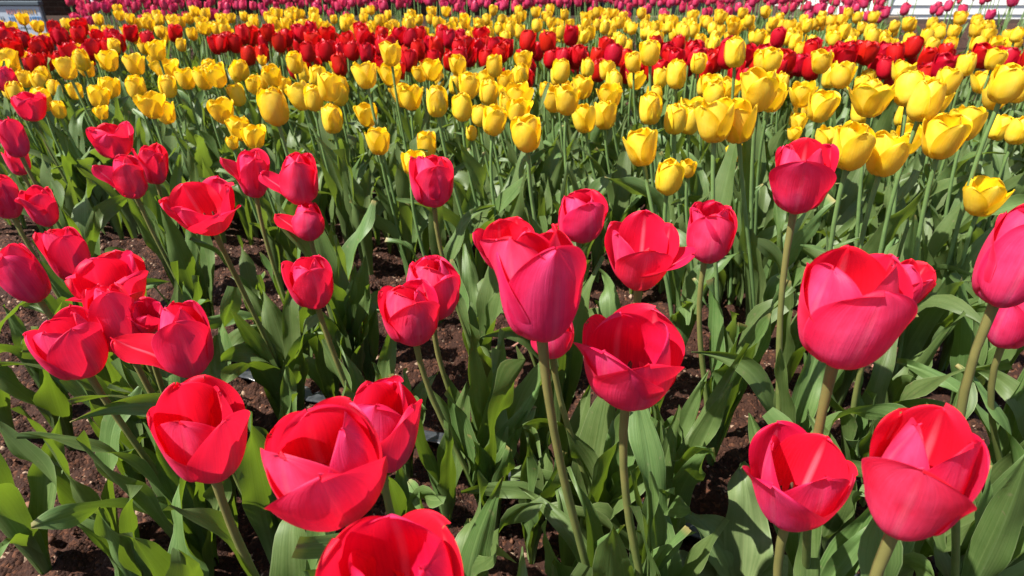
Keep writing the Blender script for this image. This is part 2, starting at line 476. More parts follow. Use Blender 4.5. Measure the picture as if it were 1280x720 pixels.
def leaf_lib(n, kind, mat, seed0, ns=22, nv=9):
    r = random.Random(seed0)
    out = []
    for i in range(n):
        if kind == 'broad':
            k = i % 4
            L = r.uniform(0.17, 0.255); W = r.uniform(0.010, 0.021)
            a0 = r.uniform(2, 12)
            a1 = [r.uniform(6, 20), r.uniform(14, 34), r.uniform(30, 62), r.uniform(4, 18)][k]
            dr = [0, 0, r.uniform(10, 50), r.uniform(0, 60)][k]
            fo = r.uniform(0.45, 1.1)
        else:
            L = r.uniform(0.20, 0.275); W = r.uniform(0.011, 0.020)
            a0 = r.uniform(2, 10); a1 = r.choice([r.uniform(8, 22), r.uniform(18, 38), r.uniform(40, 75)])
            dr = r.choice([0, 0, r.uniform(10, 70)]); fo = r.uniform(0.6, 1.3)
        P, U = leaf_grid(L, W, a0, a1, r.uniform(0.4, 0.65), fo, r.uniform(-75, 75), r.uniform(0.003, 0.0085), dr, seed0 * 100 + i, ns, nv)
        out.append(mesh_from_grids('tulip leaf', [(P, U, 0)], [mat]))
    return out
LEAF_BROAD = leaf_lib(28, 'broad', M_LEAF, 5)
LEAF_SLIM = leaf_lib(24, 'slim', M_LEAF_Y, 6, 16, 7)
LEAF_FAR = leaf_lib(10, 'slim', M_LEAF_Y, 7, 8, 5)

def add_leaf(parent, me, rot, z=0.0, sc=1.0, off=0.004):
    o = obj('leaf', me, parent)
    o.location = (off * math.cos(rot), off * math.sin(rot), z)
    o.rotation_euler = (0, 0, rot)
    o.scale = (sc, sc, sc)
    return o

def stem_points(base_dx, base_dy, top, axis, n=12):
    """curve from the foot (offset below the bloom) to the bloom, ending along the bloom's axis"""
    p0 = np.array([0.0, 0.0, -0.004]); p3 = np.array(top)
    h = p3[2]
    p1 = p0 + np.array([0.15 * (p3[0]) , 0.15 * p3[1], h * 0.38]); p2 = p3 - np.array(axis) * h * 0.34
    t = np.linspace(0, 1, n)[:, None]
    return (1 - t) ** 3 * p0 + 3 * (1 - t) ** 2 * t * p1 + 3 * (1 - t) * t ** 2 * p2 + t ** 3 * p3

def stem_mesh(top, axis, r0, r1, mat, n=12, k=10):
    pts = stem_points(0, 0, top, axis, n)
    rad = np.linspace(r0, r1, n) * (1 + 0.05 * np.sin(np.arange(n) * 1.9 + top[0] * 90)); rad[-1] *= 1.25
    P, U = tube_grid(pts, rad, k)
    return mesh_from_grids('tulip stem', [(P, U, 0)], [mat])

def basis(axis, size, top, wide=1.0):
    z = Vector(axis).normalized()
    y = Vector((0, 1, 0)); x = y.cross(z).normalized(); y = z.cross(x)
    m = Matrix((x, y, z)).transposed().to_4x4()
    return Matrix.Translation(Vector(top)) @ m @ Matrix.Diagonal((size * wide, size * wide, size, 1))

# ------------------------------------------------------------------ where the blooms stand: x, y, z of the bloom's foot, size, openness, turn ...
PINK = [
 (-0.3405, 0.4004, 0.2516, 0.0496, 0.36, 61.1, (-6, -4), {}, 0.02, 1.086),
 (-0.3278, 0.4361, 0.2492, 0.0632, 0.096, 42.3, (-3, -3), {}, 0.03, 0.782),
 (-0.3731, 0.5055, 0.253, 0.046, 0.52, 71.9, (3, -8), {5: 45}, 0.05, 1.318),
 (-0.311, 0.4434, 0.265, 0.0287, 0.72, 94.8, (20, -15), {}, 0.05, 0.782),
 (-0.2578, 0.4018, 0.2517, 0.0625, 0.096, 32.7, (2, -2), {4: 75}, 0.02, 0.871),
 (-0.1734, 0.2627, 0.2814, 0.0552, 0.4, 58.6, (6, -6), {}, 0.02, 0.879),
 (-0.0808, 0.2076, 0.3161, 0.0475, 0.304, 32.4, (-6, -6), {}, 0.015, 1.318),
 (-0.0832, 0.2943, 0.2576, 0.0573, 0.28, 55.3, (6, -3), {}, 0.04, 0.921),
 (-0.0449, 0.1586, 0.297, 0.046, 0.336, 7.2, (0, -4), {}, 0.015, 1.284),
 (-0.0846, 0.4484, 0.2528, 0.0519, 0.2, 23.1, (-3, -4), {}, 0.015, 1.153),
 (-0.0741, 0.4923, 0.2523, 0.0545, 0.16, 43.3, (3, -4), {}, 0.03, 1.191),
 (-0.1856, 0.5049, 0.2551, 0.0491, 0.256, 30.7, (-4, -5), {}, 0.015, 0.993),
 (-0.3046, 0.5776, 0.3022, 0.0454, 0.8, 43.4, (-2, -14), {0: 20}, 0.05, 1.191),
 (-0.3192, 0.7248, 0.2863, 0.0577, 0.24, 44.3, (3, -2), {4: 45}, 0.02, 0.782),
 (-0.2458, 0.6779, 0.2944, 0.0594, 0.096, 24.9, (0, -2), {4: 65}, 0.02, 0.976),
 (-0.2363, 0.659, 0.2574, 0.0434, 0.096, 19.8, (0, 0), {4: 60}, 0.02, 1.103),
 (-0.5175, 0.8008, 0.2588, 0.058, 0.12, 41.1, (-3, -4), {4: 50}, 0.02, 0.909),
 (-0.5266, 0.8713, 0.2561, 0.0543, 0.4, 61.3, (5, -4), {}, 0.03, 0.782),
 (-0.6322, 0.9623, 0.2694, 0.05, 0.52, 33.5, (0, -6), {}, 0.03, 1.191),
 (-0.9903, 1.2805, 0.2579, 0.0532, 0.52, 47.8, (0, -4), {}, 0.03, 1.141),
 (-1.1658, 1.4652, 0.2828, 0.0536, 0.24, 38.6, (-4, 0), {}, 0.02, 1.052),
 (-0.7283, 0.8895, 0.2906, 0.0565, 0.12, 54.5, (-4, -2), {}, 0.02, 0.782),
 (-0.7532, 0.9106, 0.2571, 0.0423, 0.24, 79.7, (-3, -2), {}, 0.02, 0.883),
 (-0.65, 0.7447, 0.251, 0.0582, 0.16, 61.3, (-3, -2), {}, 0.02, 0.782),
 (-0.5787, 0.7094, 0.2543, 0.0472, 0.32, 39.5, (3, -4), {5: 40}, 0.04, 0.782),
 (-0.4638, 0.5225, 0.251, 0.059, 0.2, 27.1, (-8, -4), {}, 0.02, 0.782),
 (-0.4522, 0.5668, 0.2509, 0.0568, 0.32, 49.1, (-3, -4), {}, 0.025, 0.782),
 (-0.0915, 0.677, 0.2927, 0.0577, 0.2, 17.8, (0, -2), {}, 0.02, 1.086),
 (-0.0025, 0.5899, 0.2529, 0.0453, 0.6, 30.7, (-4, -6), {}, 0.03, 1.318),
 (0.016, 0.2797, 0.3638, 0.0586, 0.28, 25.3, (-5, 0), {5: 12}, 0.03, 0.888),
 (0.0328, 0.4133, 0.2625, 0.0335, 0.24, -4.4, (-6, -4), {}, 0.02, 1.28),
 (0.0673, 0.287, 0.3166, 0.0482, 0.4, 17.0, (0, -4), {5: 25}, 0.02, 1.28),
 (0.0764, 0.6394, 0.2657, 0.0533, 0.2, 17.9, (0, -3), {}, 0.02, 1.293),
 (0.0965, 0.4137, 0.3244, 0.0481, 0.68, -9.0, (-3, -6), {1: 45}, 0.02, 0.964),
 (0.1876, 0.5359, 0.2884, 0.0539, 0.16, -14.5, (2, -2), {5: 30}, 0.02, 1.027),
 (0.2315, 0.4713, 0.362, 0.0541, 0.32, -21.3, (0, 2), {0: 26}, 0.02, 0.959),
 (0.1639, 0.2568, 0.3639, 0.0517, 0.4, -8.2, (-2, 0), {}, 0.02, 1.039),
 (0.3548, 0.4965, 0.2542, 0.0492, 0.48, 3.7, (12, -6), {}, 0.02, 0.782),
 (0.1757, 0.1955, 0.3135, 0.0593, 0.28, -42.5, (0, -2), {0: 22}, 0.012, 0.782),
 (0.1576, 0.2468, 0.2619, 0.0514, 0.544, -52.6, (-2, -4), {0: 15}, 0.02, 0.955),
 (0.2862, 0.3148, 0.3637, 0.0575, 0.2, -22.6, (2, 0), {}, 0.015, 0.782),
 (0.4246, 0.443, 0.2504, 0.055, 0.4, -74.1, (-4, -4), {}, 0.02, 0.782),
]
YELLOW = [
 (-0.942, 1.2911, 0.2609, 0.0351, 0.18, 45, ''),
 (-0.8337, 1.2597, 0.2645, 0.0267, 0.45, 45, ''),
 (-0.8662, 1.308, 0.2781, 0.0433, 0.45, 30, 'yellow tulip lying sideways with a smooth large cup, over the pink pointed bloom'),
 (-0.926, 1.4587, 0.2724, 0.0431, 0.45, 45, ''),
 (-0.6474, 1.1188, 0.297, 0.0431, 0.7, 15, 'broad yellow tulip with frilled rim above the pink pair of the edge'),
 (-0.7008, 1.2594, 0.2568, 0.0412, 0.45, 0, 'yellow tulip half behind the broad frilled one'),
 (-0.7185, 1.3182, 0.2973, 0.0465, 0.05, 30, 'yellow tulip with a round upright cup behind the broad frilled one'),
 (-0.7534, 1.4673, 0.2887, 0.0455, 0.3, -15, ''),
 (-0.6882, 1.4167, 0.2966, 0.0451, 0.45, -15, ''),
 (-0.5914, 1.2877, 0.3245, 0.0435, 0.45, 15, ''),
 (-0.5664, 1.2154, 0.2674, 0.0458, 0.6, 15, 'yellow tulip with two heart shaped petals open to the side'),
 (-0.498, 1.1199, 0.2572, 0.0414, 0.45, 30, 'yellow tulip lying low in shade beside the heart shaped one'),
 (-0.4478, 1.0545, 0.2584, 0.0398, 0.3, 45, 'yellow tulip low above the pink tulip with a pink bloom touching it'),
 (-0.4686, 1.0169, 0.2682, 0.0206, 0.3, 0, ''),
 (-0.5709, 1.3103, 0.2824, 0.0451, 0.18, 30, ''),
 (-0.6484, 1.5325, 0.3008, 0.0482, 0.05, 15, ''),
 (-0.6414, 1.5737, 0.2589, 0.0445, 0.3, 30, ''),
 (-1.2914, 1.6827, 0.2562, 0.0429, 0.45, 0, ''),
 (-1.2934, 1.765, 0.2581, 0.0407, 0.18, 0, ''),
 (-1.1187, 1.5489, 0.2586, 0.0404, 0.05, 0, ''),
 (-0.9265, 1.3361, 0.3314, 0.0447, 0.45, 45, ''),
 (-1.0425, 1.505, 0.2583, 0.0389, 0.3, 45, ''),
 (-1.2099, 1.5157, 0.2572, 0.0429, 0.05, 0, ''),
 (-1.7509, 2.3453, 0.2587, 0.0406, 0.18, -15, ''),
 (-1.5378, 2.0832, 0.2618, 0.0349, 0.05, 30, ''),
 (-1.4788, 2.2076, 0.2661, 0.0433, 0.45, -15, ''),
 (-1.2276, 2.0041, 0.303, 0.0463, 0.05, 45, "yellow tulip raised alone in front of the red band's near edge"),
 (-1.3389, 2.5015, 0.3015, 0.0435, 0.3, -15, 'small pale yellow tulip standing up in the middle of the red band'),
 (-1.3198, 2.3343, 0.2599, 0.0442, 0.3, -15, ''),
 (-0.8499, 1.554, 0.3417, 0.044, 0.3, 0, ''),
 (-1.1318, 2.0447, 0.2587, 0.0393, 0.3, 0, ''),
 (-1.1912, 2.3397, 0.2702, 0.0452, 0.18, 0, ''),
 (-1.027, 1.9372, 0.262, 0.0327, 0.3, 30, ''),
 (-0.8402, 1.4317, 0.3251, 0.044, 0.45, 0, ''),
 (-1.2602, 1.9895, 0.2568, 0.0448, 0.05, 30, ''),
 (-1.2298, 1.8551, 0.2561, 0.0456, 0.3, 15, ''),
 (-1.5591, 2.0637, 0.2584, 0.0406, 0.3, 45, ''),
 (-1.4782, 1.8987, 0.2855, 0.0467, 0.05, 0, ''),
 (-1.7557, 2.2288, 0.2569, 0.0439, 0.18, 30, ''),
 (-1.4508, 1.8711, 0.2602, 0.036, 0.3, 15, ''),
 (-0.3053, 0.8046, 0.3569, 0.0486, 0.05, 0, 'tall wide yellow tulip at the front edge, largest of its side of the band'),
 (-0.4673, 1.3864, 0.336, 0.0449, 0.18, -15, 'yellow tulip raised in front of the red band with a red bloom at its stem'),
 (-0.6158, 2.0887, 0.2626, 0.0465, 0.05, 30, ''),
 (-0.4877, 1.8024, 0.2696, 0.0438, 0.45, 30, ''),
 (-0.3118, 1.0745, 0.3362, 0.0471, 0.18, 30, 'yellow tulip directly above the upright split cup'),
 (-0.3666, 1.1569, 0.3023, 0.0461, 0.18, 30, 'slim yellow tulip leaning between two larger yellow cups'),
 (-0.3052, 1.0489, 0.2878, 0.0479, 0.05, 45, 'yellow tulip with an upright cup and a split petal, next to the tall wide one'),
 (-0.2853, 1.2289, 0.2569, 0.0429, 0.6, 30, "low yellow tulip with spread petals crossed by a neighbour's stem"),
 (-0.254, 1.1135, 0.3502, 0.0433, 0.4, -15, 'broad yellow tulip opening under the tall one that stands clear'),
 (-0.2439, 1.3072, 0.3616, 0.0448, 0.45, 45, 'yellow tulip on a tall stem standing clear above its neighbours before the red band'),
 (-0.3069, 1.6532, 0.2799, 0.0468, 0.18, 15, ''),
 (-0.2262, 1.0322, 0.2553, 0.044, 0.45, 45, 'small round yellow tulip standing alone low between leaves, above the pink pair'),
 (-0.1416, 1.011, 0.2571, 0.0429, 0.18, 0, 'yellow tulip rising just behind the lone pink tulip beneath the yellow band'),
 (-0.1528, 0.898, 0.2611, 0.0347, 0.3, 45, 'narrow yellow tulip half hidden behind the lone pink tulip'),
 (-0.205, 1.2655, 0.2825, 0.0455, 0.6, 0, ''),
 (-0.1172, 0.985, 0.329, 0.0473, 0.05, 15, 'plump yellow tulip, frontmost of a tight clump of four yellow cups'),
 (-0.0848, 1.0586, 0.3061, 0.0465, 0.18, -15, 'yellow tulip pressed against the plump clump leader, a little lower'),
 (-0.247, 1.7192, 0.2645, 0.041, 0.6, 0, ''),
 (-0.2393, 1.8551, 0.2562, 0.0455, 0.05, 45, ''),
 (-0.1943, 1.6826, 0.2579, 0.0414, 0.05, 30, ''),
 (-0.1179, 1.4317, 0.3251, 0.0444, 0.5, 45, ''),
 (-0.0774, 1.1356, 0.3289, 0.045, 0.3, 15, ''),
 (-0.0437, 1.1961, 0.3058, 0.0474, 0.05, 15, ''),
 (-0.0348, 1.3386, 0.336, 0.0442, 0.18, 0, ''),
 (-0.0304, 0.9484, 0.3084, 0.0447, 0.45, 0, 'low yellow tulip tucked beside the frilled front cup'),
 (-0.0121, 1.5775, 0.266, 0.0462, 0.45, 0, ''),
 (-0.0085, 1.3453, 0.2581, 0.0485, 0.05, 0, ''),
 (-0.0623, 1.2218, 0.2589, 0.0434, 0.05, 0, ''),
 (-0.0716, 1.0839, 0.2663, 0.0267, 0.05, 45, ''),
 (-0.6351, 1.6193, 0.2587, 0.0398, 0.3, 0, ''),
 (-0.5736, 1.5833, 0.259, 0.0388, 0.3, 30, ''),
 (-0.5486, 1.4709, 0.2956, 0.0448, 0.45, 0, ''),
 (-0.7932, 2.045, 0.2635, 0.0292, 0.45, 0, ''),
 (0.0199, 0.7586, 0.3345, 0.0435, 0.45, -15, 'yellow tulip with frilled open petals standing alone at the front edge of the yellow band'),
 (0.0088, 1.1141, 0.2881, 0.0443, 0.5, -15, 'yellow tulip with a tall loose back petal, behind the frilled front cup'),
 (0.0903, 1.0363, 0.3208, 0.0442, 0.4, -15, "yellow tulip with ragged shoulders beside the open pair in the band's middle"),
 (0.1467, 1.3166, 0.2943, 0.045, 0.5, 30, 'yellow tulip with two petals standing up like ears'),
 (0.0804, 1.5156, 0.2572, 0.0393, 0.45, 0, ''),
 (0.0955, 1.2523, 0.3373, 0.0465, 0.05, -15, ''),
 (0.1884, 1.5933, 0.296, 0.0458, 0.05, 30, ''),
 (0.2291, 1.5316, 0.299, 0.0453, 0.35, 30, ''),
 (0.2829, 1.4856, 0.3234, 0.0445, 0.45, 0, ''),
 (0.3206, 1.6416, 0.2579, 0.0446, 0.6, 0, ''),
 (0.2502, 1.1633, 0.3815, 0.0436, 0.45, 15, 'pale yellow tulip on a tall stem against the red band'),
 (0.2808, 1.0847, 0.3556, 0.0469, 0.05, 45, ''),
 (0.3563, 1.5226, 0.2821, 0.0463, 0.18, 0, ''),
 (0.4325, 1.4847, 0.3217, 0.0474, 0.05, 0, 'small round pale yellow tulip between two taller ones'),
 (0.4126, 1.3189, 0.2987, 0.0442, 0.4, 30, ''),
 (0.3727, 1.0737, 0.3917, 0.0476, 0.05, 45, 'tall pale yellow tulip with crossing petals against the red band'),
 (0.2202, 0.9797, 0.3188, 0.0487, 0.05, 45, 'square shouldered yellow tulip standing above the folded petal one'),
 (0.2656, 0.9964, 0.299, 0.0489, 0.05, 45, 'slim yellow tulip beginning the clump, touching the next cup'),
 (0.3037, 1.0483, 0.2865, 0.0473, 0.05, 15, 'yellow tulip overlapping the streaked clump leader from beside it'),
 (0.2325, 0.6978, 0.3616, 0.0447, 0.45, 45, 'largest yellow tulip in the clump above the pink pair, pale orange streaked'),
 (0.2661, 0.7103, 0.3589, 0.045, 0.3, 30, 'yellow tulip half hidden behind the large streaked clump leader'),
 (0.1731, 0.7798, 0.31, 0.0453, 0.45, 45, 'yellow tulip with one petal folded down, above the lowest middle cup'),
 (0.2026, 0.7626, 0.2773, 0.0454, 0.18, -15, 'yellow tulip lowest at the middle bed edge, just under a bigger split cup'),
 (0.3534, 0.9566, 0.2644, 0.0275, 0.45, 45, 'yellow tulip low in the shade below the streaked clump'),
 (0.2588, 0.8693, 0.2661, 0.0244, 0.45, 15, ''),
 (0.3084, 0.7825, 0.38, 0.0472, 0.4, 15, 'yellow tulip with spiky petals behind the streaked clump leader'),
 (0.4939, 1.2618, 0.3552, 0.0443, 0.5, -15, ''),
 (0.0313, 1.6017, 0.312, 0.0431, 0.6, -15, ''),
 (0.0169, 1.5813, 0.2733, 0.0473, 0.18, 30, ''),
 (0.4937, 1.2247, 0.36, 0.0455, 0.3, 15, ''),
 (0.4192, 1.014, 0.3324, 0.0456, 0.4, 30, ''),
 (0.6473, 1.3417, 0.3421, 0.0446, 0.3, 15, 'pale egg shaped yellow tulip in front of dark red blooms'),
 (0.6095, 1.1765, 0.3394, 0.0449, 0.3, -15, 'yellow tulip with a round cup and one wavy lip above the overlapping cup'),
 (0.553, 1.1946, 0.303, 0.0445, 0.6, 15, 'yellow tulip with a sharply pointed petal behind the overlapping cup'),
 (0.4746, 0.9581, 0.3269, 0.0453, 0.3, 15, 'yellow tulip with overlapping petals next to the star spread one'),
 (0.9484, 1.6958, 0.2558, 0.0461, 0.18, -15, ''),
 (1.0688, 1.7942, 0.2569, 0.0434, 0.05, -15, ''),
 (0.4869, 0.8427, 0.359, 0.0435, 0.95, -15, 'wide open yellow tulip with star spread petals'),
 (0.5379, 0.8493, 0.3715, 0.0479, 0.05, -15, ''),
 (0.4758, 0.7218, 0.3807, 0.0474, 0.05, 15, 'egg shaped yellow tulip on a straight stem, tallest of the near corner'),
 (0.741, 1.0791, 0.345, 0.0451, 0.5, 15, ''),
 (0.948, 1.3394, 0.3376, 0.0477, 0.05, 30, ''),
 (1.0408, 1.3897, 0.3423, 0.0429, 0.4, 15, ''),
 (0.5916, 0.7581, 0.3937, 0.0444, 0.4, 0, 'big ragged yellow tulip at the frame edge with crumpled top'),
 (0.3541, 0.6293, 0.3509, 0.047, 0.3, 0, "yellow tulip with a loose side petal, touching the big pink bloom's edge"),
 (0.4019, 0.6465, 0.3382, 0.0432, 0.3, 0, 'yellow tulip with a glossy cup, twin of the one touching the big pink bloom'),
 (0.489, 0.6894, 0.3455, 0.0466, 0.45, -15, 'large yellow tulip with a rounded back petal just below the egg shaped one'),
 (0.8452, 1.1711, 0.2584, 0.043, 0.45, -15, ''),
 (0.6054, 0.7453, 0.2547, 0.0443, 0.7, 30, 'low spreading yellow tulip nearest the large pink bloom at the frame edge'),
 (0.4993, 1.078, 0.2664, 0.0253, 0.45, 45, ''),
 (0.5478, 1.1725, 0.2624, 0.0319, 0.3, 30, ''),
 (0.9653, 1.1981, 0.3097, 0.0454, 0.3, 0, ''),
 (1.1824, 1.5785, 0.268, 0.0473, 0.05, -15, ''),
]

# ------------------------------------------------------------------ the ground: one sheet, fine near the camera, coarse to the horizon
def vnoise(x, y, seed):
    r = np.random.RandomState(seed)
    tab = r.rand(256, 256)
    xi = np.floor(x).astype(int); yi = np.floor(y).astype(int)
    fx = x - xi; fy = y - yi
    fx = fx * fx * (3 - 2 * fx); fy = fy * fy * (3 - 2 * fy)
    g = lambda a, b: tab[a % 256, b % 256]
    return (g(xi, yi) * (1 - fx) + g(xi + 1, yi) * fx) * (1 - fy) + (g(xi, yi + 1) * (1 - fx) + g(xi + 1, yi + 1) * fx) * fy

def soil_height(x, y):
    near = 1 / (1 + (np.hypot(x, y) / 2.2) ** 4)
    h = 0.018 * (vnoise(x * 9 + 5, y * 9, 1) - 0.5) + 0.020 * (vnoise(x * 26, y * 26, 2) - 0.5)
    h = h + near * (0.016 * (vnoise(x * 70, y * 70, 3) - 0.5) + 0.009 * (vnoise(x * 160, y * 160, 4) - 0.5) + 0.004 * (vnoise(x * 330, y * 330, 5) - 0.5))
    return h

fx = np.concatenate([-np.geomspace(150, 1.25, 60), np.arange(-1.2, 1.2001, 0.0045), np.geomspace(1.25, 150, 60)])
fy = np.concatenate([-np.geomspace(20, 0.05, 16), np.arange(0, 1.25, 0.0045), np.geomspace(1.26, 200, 110)])
gx, gy = np.meshgrid(fx, fy)
gz = soil_height(gx, gy)
gp = np.stack([gx, gy, gz], -1)
soil = obj('ground', mesh_from_grids('garden ground', [(gp, np.stack([gx, gy], -1) * 0.1, 0)], [M_SOIL]))
soil['kind'] = 'structure'

def crumbs():
    r = np.random.RandomState(8)
    n = 26000
    y = 0.12 + 1.15 * r.rand(n) ** 1.3
    x = (r.rand(n) - 0.5) * 2 * (0.30 + 0.80 * y)
    z = soil_height(x, y)
    s = 0.0006 + 0.0026 * r.rand(n) ** 3.2 + 0.006 * (r.rand(n) < 0.012)
    octa = np.array([[1, 0, 0], [0, 1, 0], [-1, 0, 0], [0, -1, 0], [0, 0, 1], [0, 0, -1]], float)
    v = octa[None] * s[:, None, None] * r.uniform(0.55, 1.35, (n, 6, 1))
    a = r.rand(n) * 6.28
    c, sn = np.cos(a), np.sin(a)
    vx = v[..., 0] * c[:, None] - v[..., 1] * sn[:, None]; vy = v[..., 0] * sn[:, None] + v[..., 1] * c[:, None]
    vz = v[..., 2] * 0.8 + 0.35 * v[..., 0]
    V = np.stack([vx + x[:, None], vy + y[:, None], vz + (z + s * 0.45)[:, None]], -1).reshape(-1, 3)
    tri = np.array([[0, 1, 4], [1, 2, 4], [2, 3, 4], [3, 0, 4], [1, 0, 5], [2, 1, 5], [3, 2, 5], [0, 3, 5]])
    Fc = (tri[None] + (np.arange(n) * 6)[:, None, None]).reshape(-1, 3)
    me = bpy.data.meshes.new('soil crumbs')
    me.vertices.add(len(V)); me.loops.add(Fc.size); me.polygons.add(len(Fc))
    me.vertices.foreach_set('co', V.astype(np.float32).ravel())
    me.loops.foreach_set('vertex_index', Fc.astype(np.int32).ravel())
    me.polygons.foreach_set('loop_start', np.arange(0, Fc.size, 3, dtype=np.int32))
    me.materials.append(M_CRUMB)
    me.update()
    return me
tag(obj('soil_crumbs', crumbs()), 'crumbly reddish brown soil grains and pale grit over the bed', 'soil', kind='stuff')

# ------------------------------------------------------------------ behind the beds: dark brick building, white boarded house, notice board, post, timber edging
def box(bm_list, x0, x1, y0, y1, z0, z1):
    """six quads as one grid list entry (vertices, faces)"""
    v = [(x, y, z) for x in (x0, x1) for y in (y0, y1) for z in (z0, z1)]
    f = [(0, 1, 3, 2), (4, 6, 7, 5), (0, 4, 5, 1), (2, 3, 7, 6), (0, 2, 6, 4), (1, 5, 7, 3)]
    bm_list.append((v, f))

def boxes_mesh(name, items, mat, bevel=0.0):
    V, Fc = [], []
    for v, f in items:
        o = len(V)
        V += v; Fc += [tuple(i + o for i in q) for q in f]
    me = bpy.data.meshes.new(name)
    me.from_pydata(V, [], Fc)
    me.materials.append(mat)
    me.update()
    return me

def bevelled(o, w):
    b = o.modifiers.new('edge', 'BEVEL')
    b.width = w; b.segments = 2; b.limit_method = 'ANGLE'
    return o

def brick_mat():
    m, nt, out = new_mat('dark brown brick')
    tc = N(nt, 'ShaderNodeTexCoord')
    mp = N(nt, 'ShaderNodeMapping')
    mp.inputs['Rotation'].default_value = (R(90), 0, 0)
    nt.links.new(tc.outputs['Object'], mp.inputs[0])
    br = N(nt, 'ShaderNodeTexBrick', i={'Scale': 4.4, 'Mortar Size': 0.016, 'Color1': (0.016, 0.0075, 0.0055, 1), 'Color2': (0.010, 0.005, 0.004, 1), 'Mortar': (0.020, 0.014, 0.012, 1)})
    nt.links.new(mp.outputs[0], br.inputs['Vector'])
    no = N(nt, 'ShaderNodeTexNoise', i={'Scale': 14.0, 'Detail': 6.0})
    nt.links.new(tc.outputs['Object'], no.inputs['Vector'])
    c = mixc(nt, 1.0, br.outputs[0], ramp(nt, no.outputs[0], [(0.3, 0.55), (0.7, 1.0)]), 'MULTIPLY')
    b = N(nt, 'ShaderNodeBump', i={'Strength': 0.7, 'Distance': 0.01})
    nt.links.new(br.outputs['Fac'], b.inputs['Height']); b.invert = True
    p = N(nt, 'ShaderNodeBsdfPrincipled', i={'Roughness': 0.95, 'Specular IOR Level': 0.04})
    nt.links.new(c, p.inputs['Base Color']); nt.links.new(b.outputs[0], p.inputs['Normal'])
    nt.links.new(p.outputs[0], out.inputs[0])
    return m
M_WHITE = plain('white painted boards', (0.80, 0.79, 0.76), 0.5, 0.4, 0.10, 3.0)
M_TRIM = plain('grey trim paint', (0.45, 0.45, 0.44), 0.5)
M_GLASS = plain('dark window glass', (0.03, 0.035, 0.04), 0.08, 0.6, 0.05)
M_ROOF = plain('dark roof sheet', (0.06, 0.055, 0.055), 0.6)
M_BOARD = plain('notice board print', (0.42, 0.47, 0.53), 0.35, 0.4, 0.04)
M_BOARD_TOP = plain('slate board rail', (0.085, 0.11, 0.13), 0.45)
M_BLUE = plain('printed blue', (0.10, 0.30, 0.58), 0.4)
M_ORANGE = plain('printed orange', (0.72, 0.40, 0.06), 0.4)
M_RUST = plain('printed brown', (0.30, 0.08, 0.02), 0.4)
M_PRINTRED = plain('printed pale red', (0.62, 0.22, 0.20), 0.4)
M_PRINTGREY = plain('printed grey', (0.42, 0.47, 0.52), 0.4)
M_POLE = plain('white enamelled post', (0.74, 0.74, 0.72), 0.35, 0.5, 0.12)
M_TIMBER = plain('weathered timber', (0.20, 0.145, 0.095), 0.8, 0.2, 0.45, 9.0, 0.003)
M_STONE = plain('bare earth path', (0.030, 0.017, 0.011), 0.9, 0.2, 0.4, 60.0, 0.004)

root = tag(empty('brick_building', (-3.4, 8.2, 0)), 'dark brown brick building along the far side of the flower field', 'building')
it = []; box(it, -7.5, 4.5, 0, 4.0, -0.2, 2.9)
obj('wall', boxes_mesh('brick wall', it, brick_mat()), root)
it = []; box(it, -7.8, 4.8, -0.45, 4.4, 2.903, 3.05)
bevelled(obj('roof', boxes_mesh('flat roof', it, M_ROOF), root), 0.02)
for wx in (-5.2, -1.8, 1.6):
    it = []; box(it, wx, wx + 1.3, -0.03, -0.002, 1.1, 2.2)
    w = obj('window', boxes_mesh('window pane', it, M_GLASS), root)
    it = []
    box(it, wx - 0.06, wx, -0.05, -0.002, 1.04, 2.26); box(it, wx + 1.3, wx + 1.36, -0.05, -0.002, 1.04, 2.26)
    box(it, wx, wx + 1.3, -0.05, -0.002, 1.04, 1.1); box(it, wx, wx + 1.3, -0.05, -0.002, 2.2, 2.26)
    obj('frame', boxes_mesh('window frame', it, M_TRIM), w)

root = tag(empty('boarded_house', (4.25, 7.55, 0)), 'white house clad in horizontal boards behind the purple pink tulips', 'house')
V, Fc = [], []
nb = 30
for i in range(nb):                     # lapped boards, one wall surface
    z = -0.12 + i * 0.095
    o = len(V)
    V += [(0.0, -0.014, z), (5.4, -0.014, z), (5.4, 0.0, z + 0.094), (0.0, 0.0, z + 0.094)]
    Fc += [(o, o + 1, o + 2, o + 3)]
    if i:
        Fc += [(o - 1, o - 2, o + 1, o)]
# a back for the wall, so that it is a solid block
o = len(V)
V += [(0.0, 0.002, -0.12), (5.4, 0.002, -0.12), (5.4, 0.002, 2.73), (0.0, 0.002, 2.73), (0.0, 3.5, -0.12), (5.4, 3.5, -0.12), (5.4, 3.5, 2.73), (0.0, 3.5, 2.73)]
Fc += [(o, o + 4, o + 5, o + 1), (o + 4, o + 7, o + 6, o + 5), (o, o + 3, o + 7, o + 4), (o + 1, o + 5, o + 6, o + 2), (o + 3, o + 2, o + 6, o + 7), (o, o + 1, o + 2, o + 3)]
me = bpy.data.meshes.new('lapped boards'); me.from_pydata(V, [], Fc); me.materials.append(M_WHITE); me.update()
obj('wall', me, root)
it = []; box(it, -0.07, -0.002, -0.03, 0.06, -0.12, 2.75)
obj('corner_board', boxes_mesh('corner board', it, M_WHITE), root)
it = []; box(it, -0.4, 5.8, -0.45, 4.0, 2.76, 2.9)
bevelled(obj('roof', boxes_mesh('house roof', it, M_ROOF), root), 0.02)
it = []; box(it, 1.75, 1.80, -0.055, -0.018, -0.12, 2.6)
obj('downpipe', boxes_mesh('downpipe', it, M_TRIM), root)

